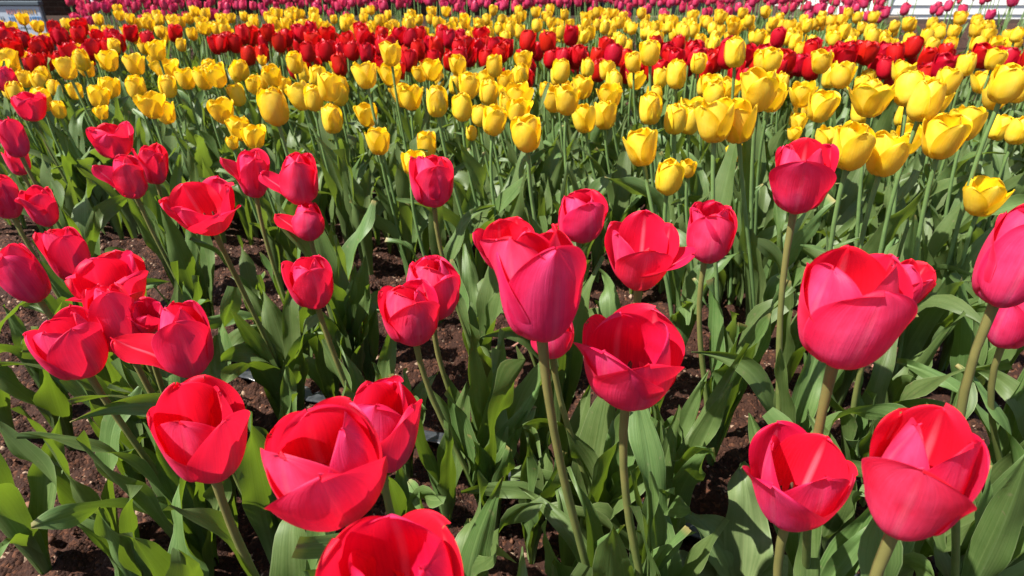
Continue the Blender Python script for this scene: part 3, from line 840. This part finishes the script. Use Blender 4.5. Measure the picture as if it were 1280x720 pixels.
sg = tag(empty('notice_board', (-3.44, 4.62, 0)), 'low pale blue and white notice board on two legs beside the dark building', 'sign')
it = []; box(it, -0.46, 0.17, 0, 0.02, 0.085, 0.305)
bevelled(obj('panel', boxes_mesh('board panel', it, M_BOARD), sg), 0.003)
it = []; box(it, -0.49, 0.185, -0.012, 0.035, 0.308, 0.335)
bevelled(obj('top_rail', boxes_mesh('board rail', it, M_BOARD_TOP), sg), 0.004)
for lx in (-0.40, 0.15):
    it = []; box(it, lx - 0.015, lx + 0.015, 0.0225, 0.05, -0.02, 0.300)
    obj('leg', boxes_mesh('board leg', it, M_BOARD_TOP), sg)
def print_on(name, x0, x1, z0, z1, mat, yy=-0.003):
    it = []; box(it, x0, x1, yy, -0.0012, z0, z1)
    return obj(name, boxes_mesh(name, it, mat), sg)
print_on('printed_band', -0.46, -0.17, 0.272, 0.292, M_ORANGE)
print_on('printed_picture', -0.315, -0.245, 0.085, 0.268, M_ORANGE)
print_on('printed_picture', -0.298, -0.262, 0.085, 0.225, M_RUST, -0.005)
cg, cu = [], []
f = np.linspace(0, 2 * np.pi, 25)
disc = np.stack([np.stack([-0.395 + rr * np.cos(f), np.full(25, -0.004), 0.165 + rr * np.sin(f)], -1) for rr in (0.0005, 0.045)], 0)
obj('printed_emblem', mesh_from_grids('emblem', [(disc, np.zeros((2, 25, 2)), 0)], [M_BLUE]), sg)
lr = random.Random(4)
for (x0, x1, z, h, m) in ((-0.06, 0.02, 0.255, 0.030, M_PRINTRED), (0.025, 0.155, 0.255, 0.030, M_ORANGE), (-0.06, 0.165, 0.205, 0.034, M_BLUE), (-0.205, -0.085, 0.215, 0.028, M_PRINTGREY), (-0.205, -0.09, 0.165, 0.016, M_PRINTGREY), (-0.06, 0.15, 0.165, 0.014, M_PRINTGREY)):
    it = []; x = x0                                     # a line of unreadable print: letter-like strokes
    while x < x1 - 0.008:
        w = lr.uniform(0.008, 0.016)
        box(it, x, x + 0.005, -0.003, -0.0012, z, z + h)
        if lr.random() < 0.7:
            zz = z + lr.choice([0, h * 0.42, h - 0.005])
            box(it, x + 0.005, x + w, -0.003, -0.0012, zz, zz + 0.005)
        x += w + 0.006
    obj('printed_text', boxes_mesh('print line', it, m), sg)

pl = tag(empty('signpost', (-3.32, 5.25, 0)), 'thin white post standing in front of the dark brick wall', 'post')
obj('pole', mesh_from_grids('post tube', [(*tube_grid([(0.10, 0, -0.05), (0.02, 0, 0.5), (-0.10, 0, 1.6)], [0.017, 0.017, 0.017], 14), 0)], [M_POLE]), pl)
obj('cap', mesh_from_grids('post cap', [(*ball_grid((-0.10, 0, 1.6), 0.022, 0.018, 7, 14), 0)], [M_POLE]), pl)
it = []; box(it, 1.3, 4.2, 6.95, 7.07, -0.05, 0.085)
tag(bevelled(obj('timber_edging', boxes_mesh('edging beam', it, M_TIMBER)), 0.008), 'weathered brown timber beam edging the far end of the flower bed', 'edging')
px_, py_ = np.meshgrid(np.linspace(-12, 12, 60), np.linspace(7.12, 8.1, 6))
path = obj('path', mesh_from_grids('gravel path', [(np.stack([px_, py_, np.where(py_ < 7.13, -0.03, 0.022)], -1), np.stack([px_, py_], -1), 0)], [M_STONE]))
path['kind'] = 'structure'

# ------------------------------------------------------------------ black drip tape lying across the soil of the pink bed
def tape_mat():
    m, nt, out = new_mat('black plastic tape')
    tc = N(nt, 'ShaderNodeTexCoord')
    no = N(nt, 'ShaderNodeTexNoise', i={'Scale': 45.0, 'Detail': 5.0, 'Roughness': 0.7})
    nt.links.new(tc.outputs['Object'], no.inputs['Vector'])
    col = ramp(nt, no.outputs[0], [(0.35, (0.018, 0.021, 0.025)), (0.60, (0.045, 0.05, 0.055)), (0.72, (0.15, 0.13, 0.11))])
    b = N(nt, 'ShaderNodeBump', i={'Strength': 0.8, 'Distance': 0.002})
    nt.links.new(no.outputs[0], b.inputs['Height'])
    p = N(nt, 'ShaderNodeBsdfPrincipled', i={'Roughness': 0.28, 'Specular IOR Level': 0.6})
    nt.links.new(col, p.inputs['Base Color']); nt.links.new(b.outputs[0], p.inputs['Normal'])
    nt.links.new(p.outputs[0], out.inputs[0])
    return m
M_TAPE = tape_mat()
M_TAPEPRINT = plain('white print on tape', (0.72, 0.74, 0.75), 0.5)
hp = np.array([(-0.62, 0.85), (-0.41, 0.752), (-0.34, 0.712), (-0.20, 0.640), (-0.08, 0.580), (-0.02, 0.552), (0.14, 0.482), (0.30, 0.410), (0.40, 0.368), (0.56, 0.30)])
tq = np.linspace(0, 1, 160)
tl = np.linspace(0, 1, len(hp))
hx, hy = np.interp(tq, tl, hp[:, 0]), np.interp(tq, tl, hp[:, 1]) + 0.004 * np.sin(tq * 31)
hd = np.stack([np.gradient(hx), np.gradient(hy)], -1); hd /= np.linalg.norm(hd, axis=1)[:, None]
hn = np.stack([-hd[:, 1], hd[:, 0]], -1)
cs = np.linspace(0, 2 * np.pi, 17)
wid = 0.0115 + 0.0008 * np.sin(tq * 57)
hz = np.maximum.reduce([soil_height(hx + hn[:, 0] * o, hy + hn[:, 1] * o) for o in (-0.010, -0.005, 0, 0.005, 0.010)])
hz = np.convolve(np.pad(hz, 4, 'edge'), np.ones(9) / 9, 'valid') + 0.0035 + 0.0015 * np.sin(tq * 90)
tilt = 0.10 * np.sin(tq * 23 + 1)
off = wid[:, None] * np.cos(cs)[None]
P = np.stack([hx[:, None] + hn[:, :1] * off, hy[:, None] + hn[:, 1:] * off, hz[:, None] + 0.0022 * np.sin(cs)[None] * (1 + 0.5 * np.cos(cs * 2))[None] + off * tilt[:, None]], -1)
tape = tag(obj('drip_tape', mesh_from_grids('drip tape', [(P, np.stack(np.broadcast_arrays(cs[None] / 6.28, tq[:, None]), -1), 0)], [M_TAPE])), 'flat black drip tape lying across the bare soil of the pink bed', 'irrigation tape')
def tape_print(t0, glyph, sc):
    i = int(np.searchsorted(tq, t0))
    o = np.array([hx[i], hy[i]]); d = hd[i]; n = hn[i]
    g = []
    for (cx, cr, arc) in glyph:
        f = np.linspace(arc[0], arc[1], 22)
        rows = []
        for rr in (cr * 0.62, cr):
            a = cx + rr * np.cos(f); b = rr * np.sin(f)
            rows.append(np.stack([o[0] + d[0] * a * sc + n[0] * b * sc, o[1] + d[1] * a * sc + n[1] * b * sc, np.full(22, hz[i] + 0.0046) + tilt[i] * b * sc], -1))
        g.append((np.stack(rows, 0), np.zeros((2, 22, 2)), 0))
    return obj('printed_mark', mesh_from_grids('tape print', g, [M_TAPEPRINT]), tape)
tape_print(0.845, [(0, 1, (0, 6.29)), (2.3, 1, (-2.2, 2.2)), (4.5, 1, (0.8, 5.5))], 0.0042)

# ------------------------------------------------------------------ tulips
def near_tulip(name, base, size, specs, axis, pmat, smat, lib, nleaf, seed, meshes=None, lean=(0, 0), sr=(0.0032, 0.0025), pres=(17, 13), lsc=(0.85, 1.15), wide=1.0):
    r = random.Random(seed)
    bx, by, bz = base
    rx, ry = bx - axis[0] * bz * 0.45 + lean[0], by - axis[1] * bz * 0.45 + lean[1]
    root = empty(name, (rx, ry, float(soil_height(np.array(rx), np.array(ry))) - 0.003))
    gz = root.location.z
    top = (bx - rx, by - ry, bz - gz)
    obj('stem', stem_mesh(top, Vector(axis).normalized(), sr[0], sr[1], smat), root)
    bl = obj('blossom', CORE, root)
    bl.matrix_basis = basis(axis, size, top, wide)
    for k, sp in enumerate(specs):
        me = meshes[k] if meshes else mesh_from_grids('tulip petal', [(*petal_grid(pres[0], pres[1], **sp), 0)], [pmat])
        obj('petal', me, bl)
    a = r.uniform(0, 6.28)
    for k in range(nleaf):
        a += 2.2 + r.uniform(-0.5, 0.5)
        sc = r.uniform(*lsc) * (1.0 if k < 3 else 0.8)
        z = 0.0 if k < 2 else r.uniform(0.02, 0.06)
        add_leaf(root, r.choice(lib), a, z, sc)
    return root

PINK_LABELS = [
    'pink red tulip with a wide cup and bright raised petal on a long bent stem',
    'closed pink tulip wedged between the wide cup and the ruffled double bloom',
    'ruffled pink tulip with crowded petals, topmost of the three overlapping blooms',
    'small gaping red tulip showing yellow stamens beside the ruffled bloom',
    'pink tulip with a single petal stretched out flat to the side at its foot',
    'pink red tulip tilted over on a stout brown stem, standing above broad leaves',
    'huge pink tulip close to the camera with a broad rounded front petal',
    'red pink tulip tucked behind the huge rounded bloom',
    'open pink tulip at the bottom edge, cut off by the frame',
    'rose tulip with smooth oval front petal, before its upright red twin',
    'red tulip standing directly behind the smooth oval one',
    'small rose tulip standing alone over bare soil and dark leaves',
    'widely opened pink tulip with fluttering thin petals like a bowl',
    'pink tulip peeking from behind the widely opened bowl',
    'pink tulip with a petal folded out level, above a darker drooping bloom',
    'dark pink tulip low beneath the one with a level folded petal',
    'pink tulip with a torn lower petal, front of a crowded trio',
    'pink tulip at the back corner of the crowded trio',
    'pink tulip with spread pointed petals, top of the crowded trio',
    'pink tulip with flared pointed petals, by itself next to yellow blooms',
    'pink tulip farthest back at the frame edge among yellow blooms',
    'deep pink tulip with a tall closed cup at the frame edge',
    'pink tulip half hidden behind the tall closed cup at the frame edge',
    'red pink tulip cut by the frame edge beside the frilled short bloom',
    'short frilled pink tulip with a drooping lip',
    'glossy pink tulip tilted towards the frame edge with a pale foot',
    'round red pink tulip above the ruffled double bloom',
    'lone magenta pink tulip standing just below the yellow band',
    'pink tulip with curled petals behind the tall large centre bloom',
    'tall large pink tulip in the centre with a long smooth petal',
    'red tulip mostly hidden under the tall large centre bloom',
    'open pink tulip with four broad spread petals on a straight olive stem',
    'small upright pink red tulip with a jagged rim on a thin stem',
    'pink tulip opened flat with one petal hanging outward',
    'red pink tulip with a closed cup touching the flat opened bloom',
    'pink tulip with a bulging lower front petal among the nearest yellow tulips',
    'largest pink tulip with a pale pink inner petal and a thick green stem',
    'red tulip whose lit petal shows behind the largest pink tulip',
    'pink red tulip with its front petal folded down and a pale stripe inside',
    'wide open pink tulip with a pointed lip, next to the folded petal one',
    'large dark pink tulip cut by the frame edge, high on a stout stem',
    'red tulip under the large dark bloom at the frame edge',
]
LEAN = {36: (0.085, 0.075), 40: (0.105, 0.02), 41: (0.10, 0.01), 29: (0.05, 0.03)}      # stems that pass behind a nearer bloom
for i, (x, y, z, size, opn, rot, ti, fl, ruf, wid) in enumerate(PINK):
    specs = blossom_specs(opn, rot, fl, 100 + i, ruf)
    axis = (math.tan(R(ti[0])), math.tan(R(ti[1])), 1.0)
    t = near_tulip('pink_tulip', (x, y, z), size, specs, axis, M_PINK, M_STEM_P, LEAF_BROAD, 5, 500 + i, wide=wid,
                   lean=LEAN.get(i, (0.026 if x < -0.12 else 0.052, 0.006)), pres=(31, 25) if size * 760 / y > 90 else (19, 15))
    tag(t, PINK_LABELS[i], 'tulip', 'pink tulips of the nearest bed')

# yellow: ten blossoms' worth of petal meshes, shared
YVAR = {}
def yellow_meshes(opn, v):
    key = (round(opn * 5), v)
    if key not in YVAR:
        sp = blossom_specs(opn, 0, {}, 900 + key[0] * 10 + v, 0.022, 0.92)
        YVAR[key] = (sp, [mesh_from_grids('tulip petal', [(*petal_grid(13, 10, **s), 0)], [M_YELLOW]) for s in sp])
    return YVAR[key]
def yellow_tulip(x, y, z, size, opn, rot, seed, label, group):
    r = random.Random(seed)
    sp, ms = yellow_meshes(opn, r.randrange(4))
    wob = 2.6 if r.random() < 0.2 else 1.0                  # a few heads hang over
    axis = (math.tan(R(r.uniform(-6, 4) * wob)), math.tan(R(r.uniform(-7, 4) * wob)), 1.0)
    t = near_tulip('yellow_tulip', (x, y, z), size, sp, axis, M_YELLOW, M_STEM_Y, LEAF_SLIM, 3, seed, ms, lean=(0.026 if x < -0.2 else 0.044, 0.006), sr=(0.0031, 0.0024))
    bl = [c for c in t.children if c.name.startswith('blossom')][0]
    bl.matrix_basis = bl.matrix_basis @ Matrix.Rotation(R(rot + r.uniform(-25, 25)), 4, 'Z')
    return tag(t, label, 'tulip', group)
taken = []
for i, (x, y, z, size, opn, rot, lab) in enumerate(YELLOW):
    yellow_tulip(x, y, z, size, opn, rot, 700 + i, lab or 'yellow tulip packed among its like in the nearer yellow band', 'yellow tulips of the nearer yellow band')
    taken.append((x, y))

def scatter(n, front, back, gap, seed, xlim=0.92, taken=(), keep=lambda x, y: True):
    """n spots between two lines given as (x/y slope, y) pairs, no two closer than gap"""
    r = random.Random(seed)
    pts, tries = [], 0
    fs, fy_ = zip(*front); bs, by_ = zip(*back)
    while len(pts) < n and tries < 60000:
        tries += 1
        y = r.uniform(min(fy_) - 0.2, max(by_) + 0.1)
        k = r.uniform(-xlim, xlim)
        if not (np.interp(k, fs, fy_) <= y <= np.interp(k, bs, by_)):
            continue
        x = k * y
        if not keep(x, y):
            continue
        if any((x - a) ** 2 + (y - b) ** 2 < gap * gap for a, b in pts) or any((x - a) ** 2 + (y - b) ** 2 < (gap * 0.8) ** 2 for a, b in taken):
            continue
        pts.append((x, y))
    return pts

Y_FRONT = [(-0.9, 1.35), (-0.45, 1.30), (-0.1, 1.20), (0.25, 1.05), (0.7, 0.95), (0.92, 0.95)]
Y_BACK = [(-0.9, 1.85), (-0.4, 1.72), (0.0, 1.65), (0.4, 1.52), (0.92, 1.48)]
R_BACK = [(-0.9, 2.6), (-0.4, 2.42), (0.0, 2.35), (0.4, 2.10), (0.92, 1.85)]
F_BACK = [(-0.9, 2.72), (-0.74, 2.78), (-0.6, 3.2), (-0.4, 3.4), (0.0, 3.4), (0.4, 3.3), (0.6, 2.75), (0.92, 2.55)]
M_BACK = [(-0.9, 5.2), (0.92, 6.3)]
sh = lambda L, d: [(k, y + d) for k, y in L]
for i, (x, y) in enumerate(scatter(66, Y_FRONT, Y_BACK, 0.075, 31, 0.88, taken)):
    r = random.Random(i)
    yellow_tulip(x, y, r.uniform(0.245, 0.305), r.uniform(0.045, 0.053), r.choice([0.0, 0.1, 0.25, 0.4, 0.6, 0.85]), r.uniform(0, 60), 3000 + i, 'yellow tulip packed among its like in the nearer yellow band', 'yellow tulips of the nearer yellow band')

def far_kind(pmat, smat, nvar, seed, wide, res):
    """bloom, stem and leaf meshes for the tulips farther off"""
    blooms, stems = [], []
    for v in range(nvar):
        sp = blossom_specs([0.08, 0.15, 0.3, 0.5, 0.2, 0.12][v % 6], 20 * v, {}, seed + v, 0.03, wide)
        blooms.append(mesh_from_grids('tulip bloom', [(*petal_grid(res[0], res[1], **s), 0) for s in sp], [pmat]))
        r = random.Random(seed + v)
        stems.append(stem_mesh((r.uniform(-0.02, 0.02), r.uniform(-0.02, 0.02), 0.27), Vector((r.uniform(-0.08, 0.08), r.uniform(-0.08, 0.08), 1)).normalized(), 0.0038, 0.0030, smat, 6, 6))
    return blooms, stems
def far_protos(name, pmat, smat, nvar, seed, wide, nleaf, res=(9, 7)):
    blooms, stems = far_kind(pmat, smat, nvar, seed, wide, res)
    protos = []
    for v in range(nvar):
        r = random.Random(seed * 3 + v)
        t = empty(name, (0, 0, -50))
        s = obj('stem', stems[v], t)
        b = obj('blossom', blooms[v], t)
        top = s.data.vertices[len(s.data.vertices) - 1].co
        b.location = (top.x, top.y, 0.268); b.scale = (0.05,) * 3
        b.rotation_euler = (R(r.uniform(-9, 9)), R(r.uniform(-9, 9)), r.uniform(0, 6.28))
        for k in range(nleaf):
            add_leaf(t, r.choice(LEAF_FAR), k * 2.3 + r.uniform(0, 1), 0, r.uniform(0.8, 1.1))
        protos.append(t)
    return protos
def copy_tree(o, parent=None):
    c = o.copy(); COL.objects.link(c)
    if parent is not None:
        c.parent = parent
    for ch in o.children:
        copy_tree(ch, c)
    return c
def plant_row(protos, pts, zs, sizes, label, group, seed):
    r = random.Random(seed)
    used = set()
    for x, y in pts:
        k = r.randrange(len(protos))
        o = protos[k] if k not in used else copy_tree(protos[k])
        used.add(k)
        h = r.uniform(*zs); q = r.uniform(*sizes)
        o.location = (x, y, float(soil_height(np.array(x), np.array(y))) - 0.003)
        o.rotation_euler = (0, 0, r.uniform(0, 6.28))
        for c in o.children:
            if c.name.startswith('stem'):
                c.scale = (1, 1, h / 0.27)
            elif c.name.startswith('blossom'):
                c.location.z = h - 0.002; c.scale = (q, q, q * r.uniform(0.95, 1.1))
        tag(o, label, 'tulip', group)
    for k, p in enumerate(protos):
        if k not in used:
            for ch in list(p.children):
                bpy.data.objects.remove(ch)
            bpy.data.objects.remove(p)

red = far_protos('red_tulip', M_RED, M_STEM_Y, 8, 40, 1.02, 3)
rp = scatter(296, sh(Y_BACK, 0.10), R_BACK, 0.058, 32, 0.92, keep=lambda x, y: vnoise(np.array(x * 2.6 + 9), np.array(y * 4.0), 21) > 0.29)
plant_row(red, rp, (0.245, 0.315), (0.054, 0.064), 'deep red tulip in the red band between the two yellow bands', 'red tulips of the red band', 1)

fy = far_protos('yellow_tulip', M_YELLOW, M_STEM_Y, 8, 50, 0.92, 2, (7, 5))
fp = scatter(400, sh(R_BACK, 0.04), F_BACK, 0.068, 33, 0.92)
fp.sort(key=lambda p: p[0] ** 2 + p[1] ** 2)
plant_row(fy, fp[:108], (0.25, 0.33), (0.046, 0.054), 'small yellow tulip in the farther yellow band beyond the red tulips', 'yellow tulips of the farther yellow band', 2)

def merged(name, pts, pmat, smat, zs, sizes, seed, wide):
    """the rest of a far band as one mesh: blooms, stems and two leaves each"""
    r = random.Random(seed)
    lib = [[petal_grid(6, 5, **s) for s in blossom_specs(0.15 + 0.08 * v, 15 * v, {}, seed + v, 0.03, wide)] for v in range(5)]
    lv = [leaf_grid(0.2, 0.016, 5, a, 0.5, 0.9, 20, 0.003, 0, 70 + a, 7, 5) for a in (12, 25, 40)]
    g = []
    for x, y in pts:
        h, q = r.uniform(*zs), r.uniform(*sizes)
        gz = float(soil_height(np.array(x), np.array(y)))
        a = r.uniform(0, 6.28); c, s = math.cos(a), math.sin(a)
        M = np.array([[c, -s, 0], [s, c, 0], [0, 0, 1]])
        dx, dy = r.uniform(-0.03, 0.03), r.uniform(-0.03, 0.03)
        for P, U in lib[r.randrange(5)]:
            g.append(((P * q) @ M.T + np.array([x + dx, y + dy, gz + h]), U, 0))
        P, U = tube_grid([(x, y, gz - 0.01), (x + dx * 0.4, y + dy * 0.4, gz + h * 0.5), (x + dx, y + dy, gz + h)], [0.004, 0.0035, 0.003], 5)
        g.append((P, U, 1))
        for k in range(2):
            a += 2.4; c, s = math.cos(a), math.sin(a)
            P, U = r.choice(lv)
            g.append((P @ np.array([[c, -s, 0], [s, c, 0], [0, 0, 1]]).T * r.uniform(0.8, 1.1) + np.array([x, y, gz]), U, 2))
    return obj(name, mesh_from_grids(name, g, [pmat, smat, M_LEAF_Y]))
tag(merged('distant_yellow_tulips', fp[108:], M_YELLOW, M_STEM_Y, (0.25, 0.33), (0.046, 0.054), 60, 0.92), 'mass of small yellow tulips at the back of the farther yellow band', 'tulips', kind='stuff')

mg = far_protos('magenta_tulip', M_MAGENTA, M_STEM_Y, 8, 70, 0.9, 2, (7, 5))
mp_ = scatter(640, sh(F_BACK, 0.12), M_BACK, 0.075, 34, 0.92, keep=lambda x, y: x > -0.66 * y and (x < 0.56 * y or (int(x * 19) + int(y * 13)) % 6 == 0))
mp_.sort(key=lambda p: p[0] ** 2 + p[1] ** 2)
wall_side = [p for p in mp_[:290] if p[0] > 0.58 * p[1]]
rest = [p for p in mp_[:290] if p[0] <= 0.58 * p[1]]
plant_row(mg, rest, (0.27, 0.37), (0.048, 0.058), 'magenta pink tulip in the farthest band before the dark building', 'magenta tulips of the farthest band', 3)
mg2 = far_protos('magenta_tulip', M_MAGENTA, M_STEM_Y, 6, 80, 0.85, 2, (7, 5))
plant_row(mg2, wall_side, (0.29, 0.40), (0.048, 0.058), 'purple pink tulip on a tall thin stem before the white boarded house', 'purple pink tulips before the white house', 4)
tag(merged('distant_magenta_tulips', mp_[290:], M_MAGENTA, M_STEM_Y, (0.27, 0.37), (0.048, 0.058), 61, 0.9), 'mass of magenta tulips at the very back of the field', 'tulips', kind='stuff')

# ------------------------------------------------------------------ leaf-only plants between the pink tulips
CLUMPS = [(-0.47, 0.41), (-0.4, 0.42), (-0.36, 0.47), (-0.3, 0.4), (-0.24, 0.65), (0.02, 0.5), (0.07, 0.42), (-0.07, 0.46), (0.12, 0.38), (0.38, 0.69), (0.6, 0.65), (0.67, 0.69), (0.49, 0.46), (0.49, 0.4), (0.37, 0.39), (-0.25, 0.81), (-0.4, 0.83), (-0.06, 0.81), (0.59, 0.74), (0.41, 0.83), (-0.63, 0.59), (-0.56, 0.59), (-0.45, 0.59), (0.46, 0.59), (0.55, 0.51), (0.07, 0.74)]
for i, (x, y) in enumerate(CLUMPS):
    r = random.Random(4000 + i)
    t = empty('tulip_plant', (x, y, float(soil_height(np.array(x), np.array(y))) - 0.003))
    a = r.uniform(0, 6.28)
    for k in range(r.choice([3, 4, 4])):
        a += 2.2 + r.uniform(-0.5, 0.5)
        add_leaf(t, r.choice(LEAF_BROAD), a, 0.0, r.uniform(0.75, 1.1), 0.003)
    tag(t, 'leafy green tulip plant without a bloom in the soil between the pink tulips', 'plant', 'leafy plants without bloom')

def upright_lib():
    r = random.Random(91)
    out = []
    for i in range(16):
        P, U = leaf_grid(r.uniform(0.13, 0.20), r.uniform(0.010, 0.019), r.uniform(1, 7), r.uniform(4, 24), r.uniform(0.4, 0.6), r.uniform(0.6, 1.2), r.uniform(-60, 60), r.uniform(0.003, 0.008), r.choice([0, 0, 0, 35, 60]), 9100 + i)
        out.append(mesh_from_grids('tulip leaf', [(P, U, 0)], [M_LEAF]))
    return out
LEAF_UP = upright_lib()
r0 = random.Random(17)
UPRIGHT = [(-0.34, 0.36), (-0.27, 0.33), (-0.20, 0.40), (-0.42, 0.50), (-0.33, 0.52), (-0.10, 0.40), (-0.04, 0.34), (0.02, 0.42), (0.05, 0.34), (0.10, 0.44), (0.13, 0.37), (-0.02, 0.45), (0.06, 0.50), (-0.12, 0.52), (0.18, 0.52), (0.31, 0.42), (0.40, 0.50), (0.36, 0.58), (0.27, 0.60), (-0.24, 0.50), (0.43, 0.40), (0.30, 0.33), (-0.52, 0.62), (-0.44, 0.64), (-0.36, 0.60), (-0.55, 0.72), (-0.46, 0.74), (-0.32, 0.68), (-0.28, 0.60), (-0.62, 0.66), (-0.40, 0.55), (-0.20, 0.70)]
for i, (x, y) in enumerate(UPRIGHT):
    r = random.Random(4500 + i)
    t = empty('tulip_plant', (x, y, float(soil_height(np.array(x), np.array(y))) - 0.003))
    a = r.uniform(0, 6.28)
    for k in range(r.choice([4, 5, 5])):
        a += 2.2 + r.uniform(-0.5, 0.5)
        add_leaf(t, r.choice(LEAF_UP), a, 0.0, r.uniform(0.8, 1.1), 0.003)
    tag(t, 'leafy green tulip plant without a bloom in the soil between the pink tulips', 'plant', 'leafy plants without bloom')
M_LEAF_PALE = leaf_mat('pale broad tulip leaf', (0.085, 0.135, 0.045), (0.165, 0.215, 0.085), (0.24, 0.34, 0.05))
t = empty('tulip_plant', (0.225, 0.385, float(soil_height(np.array(0.225), np.array(0.385))) - 0.003))
for k, (ang, L, W, a1) in enumerate([(200, 0.115, 0.034, 95), (265, 0.10, 0.038, 85), (320, 0.11, 0.032, 100), (80, 0.13, 0.024, 40), (140, 0.12, 0.028, 60)]):
    P, U = leaf_grid(L, W, 18, a1, 0.35, 0.5, 15, 0.007, 25, 9300 + k, 24, 13)
    add_leaf(t, mesh_from_grids('broad tulip leaf', [(P, U, 0)], [M_LEAF_PALE]), R(ang), 0.0, 1.0, 0.004)
tag(t, 'low plant with broad pale green wavy leaves spreading below the pointed lip pink tulip', 'plant')

# ------------------------------------------------------------------ foliage that nobody could count in the yellow and red beds
def foliage():
    r = random.Random(77)
    lv = [leaf_grid(r.uniform(0.17, 0.25), r.uniform(0.011, 0.02), r.uniform(2, 10), r.choice([12, 22, 35, 60]), r.uniform(0.4, 0.6), r.uniform(0.6, 1.2), r.uniform(-40, 40), 0.004, r.choice([0, 0, 40]), 7000 + i, 12, 5) for i in range(26)]
    g = []
    spots = scatter(520, sh(Y_FRONT, -0.10), Y_BACK, 0.035, 41, 0.92) + scatter(420, Y_BACK, R_BACK, 0.045, 42, 0.92)
    for x, y in spots:
        gz = float(soil_height(np.array(x), np.array(y)))
        a = r.uniform(0, 6.28)
        for k in range(2):
            a += 2.3; c, s = math.cos(a), math.sin(a)
            P, U = r.choice(lv)
            g.append((P @ np.array([[c, -s, 0], [s, c, 0], [0, 0, 1]]).T * r.uniform(0.75, 1.05) + np.array([x, y, gz - 0.004]), U, 0))
    return mesh_from_grids('tulip foliage', g, [M_LEAF_Y])
tag(obj('tulip_foliage', foliage()), 'dense upright green tulip leaves filling the yellow and red beds', 'foliage', kind='stuff')

# ------------------------------------------------------------------ dropped petals and dry scraps on the soil
M_DRY = plain('dry leaf', (0.30, 0.17, 0.085), 0.8, 0.2, 0.5, 60.0, 0.001)
M_PINKSTALK = plain('old pink stalk', (0.42, 0.20, 0.15), 0.6, 0.3, 0.4, 60.0)
def lie(name, me, x, y, dz, rot, sc, label, cat):
    o = obj(name, me)
    o.location = (x, y, float(soil_height(np.array(x), np.array(y))) + dz)
    o.rotation_euler = rot
    o.scale = (sc,) * 3
    return tag(o, label, cat)
lie('fallen_petal', mesh_from_grids('dropped petal', [(*petal_grid(11, 9, 0, seed=5), 0)], [M_YELLOW]), -0.22, 1.02, 0.012, (R(80), R(20), R(40)), 0.026, 'small yellow petal dropped on dark soil under the lone magenta pink tulip', 'petal')
lie('dry_leaf', mesh_from_grids('dry leaf', [(*leaf_grid(0.07, 0.012, 60, 120, 0.4, 1.5, 80, 0.006, 40, 3, 14, 7), 0)], [M_DRY]), -0.24, 1.22, 0.05, (0.2, 0.3, 0.6), 1.0, 'curled brown dry leaf caught among stems at the edge of the yellow band', 'leaf')
lie('dry_stalk', mesh_from_grids('dry stalk', [(*tube_grid([(0, 0, 0), (0.03, 0.004, 0.006), (0.06, -0.002, 0.004), (0.085, 0.006, 0.012)], [0.003, 0.0032, 0.0026, 0.0012], 7), 0)], [M_PINKSTALK]), -0.06, 0.80, 0.006, (0, 0, 0.3), 1.0, 'pinkish withered stalk lying on soil behind the two overlapping rose tulips', 'stalk')
lie('dry_stalk', mesh_from_grids('dry stalk', [(*tube_grid([(0, 0, 0), (0.02, 0.006, 0.004), (0.05, 0.002, 0.006)], [0.0025, 0.003, 0.0012], 7), 0)], [M_PINKSTALK]), 0.56, 0.78, 0.006, (0, 0, -0.4), 1.0, 'short pinkish withered stalk on soil behind the largest pink tulip', 'stalk')
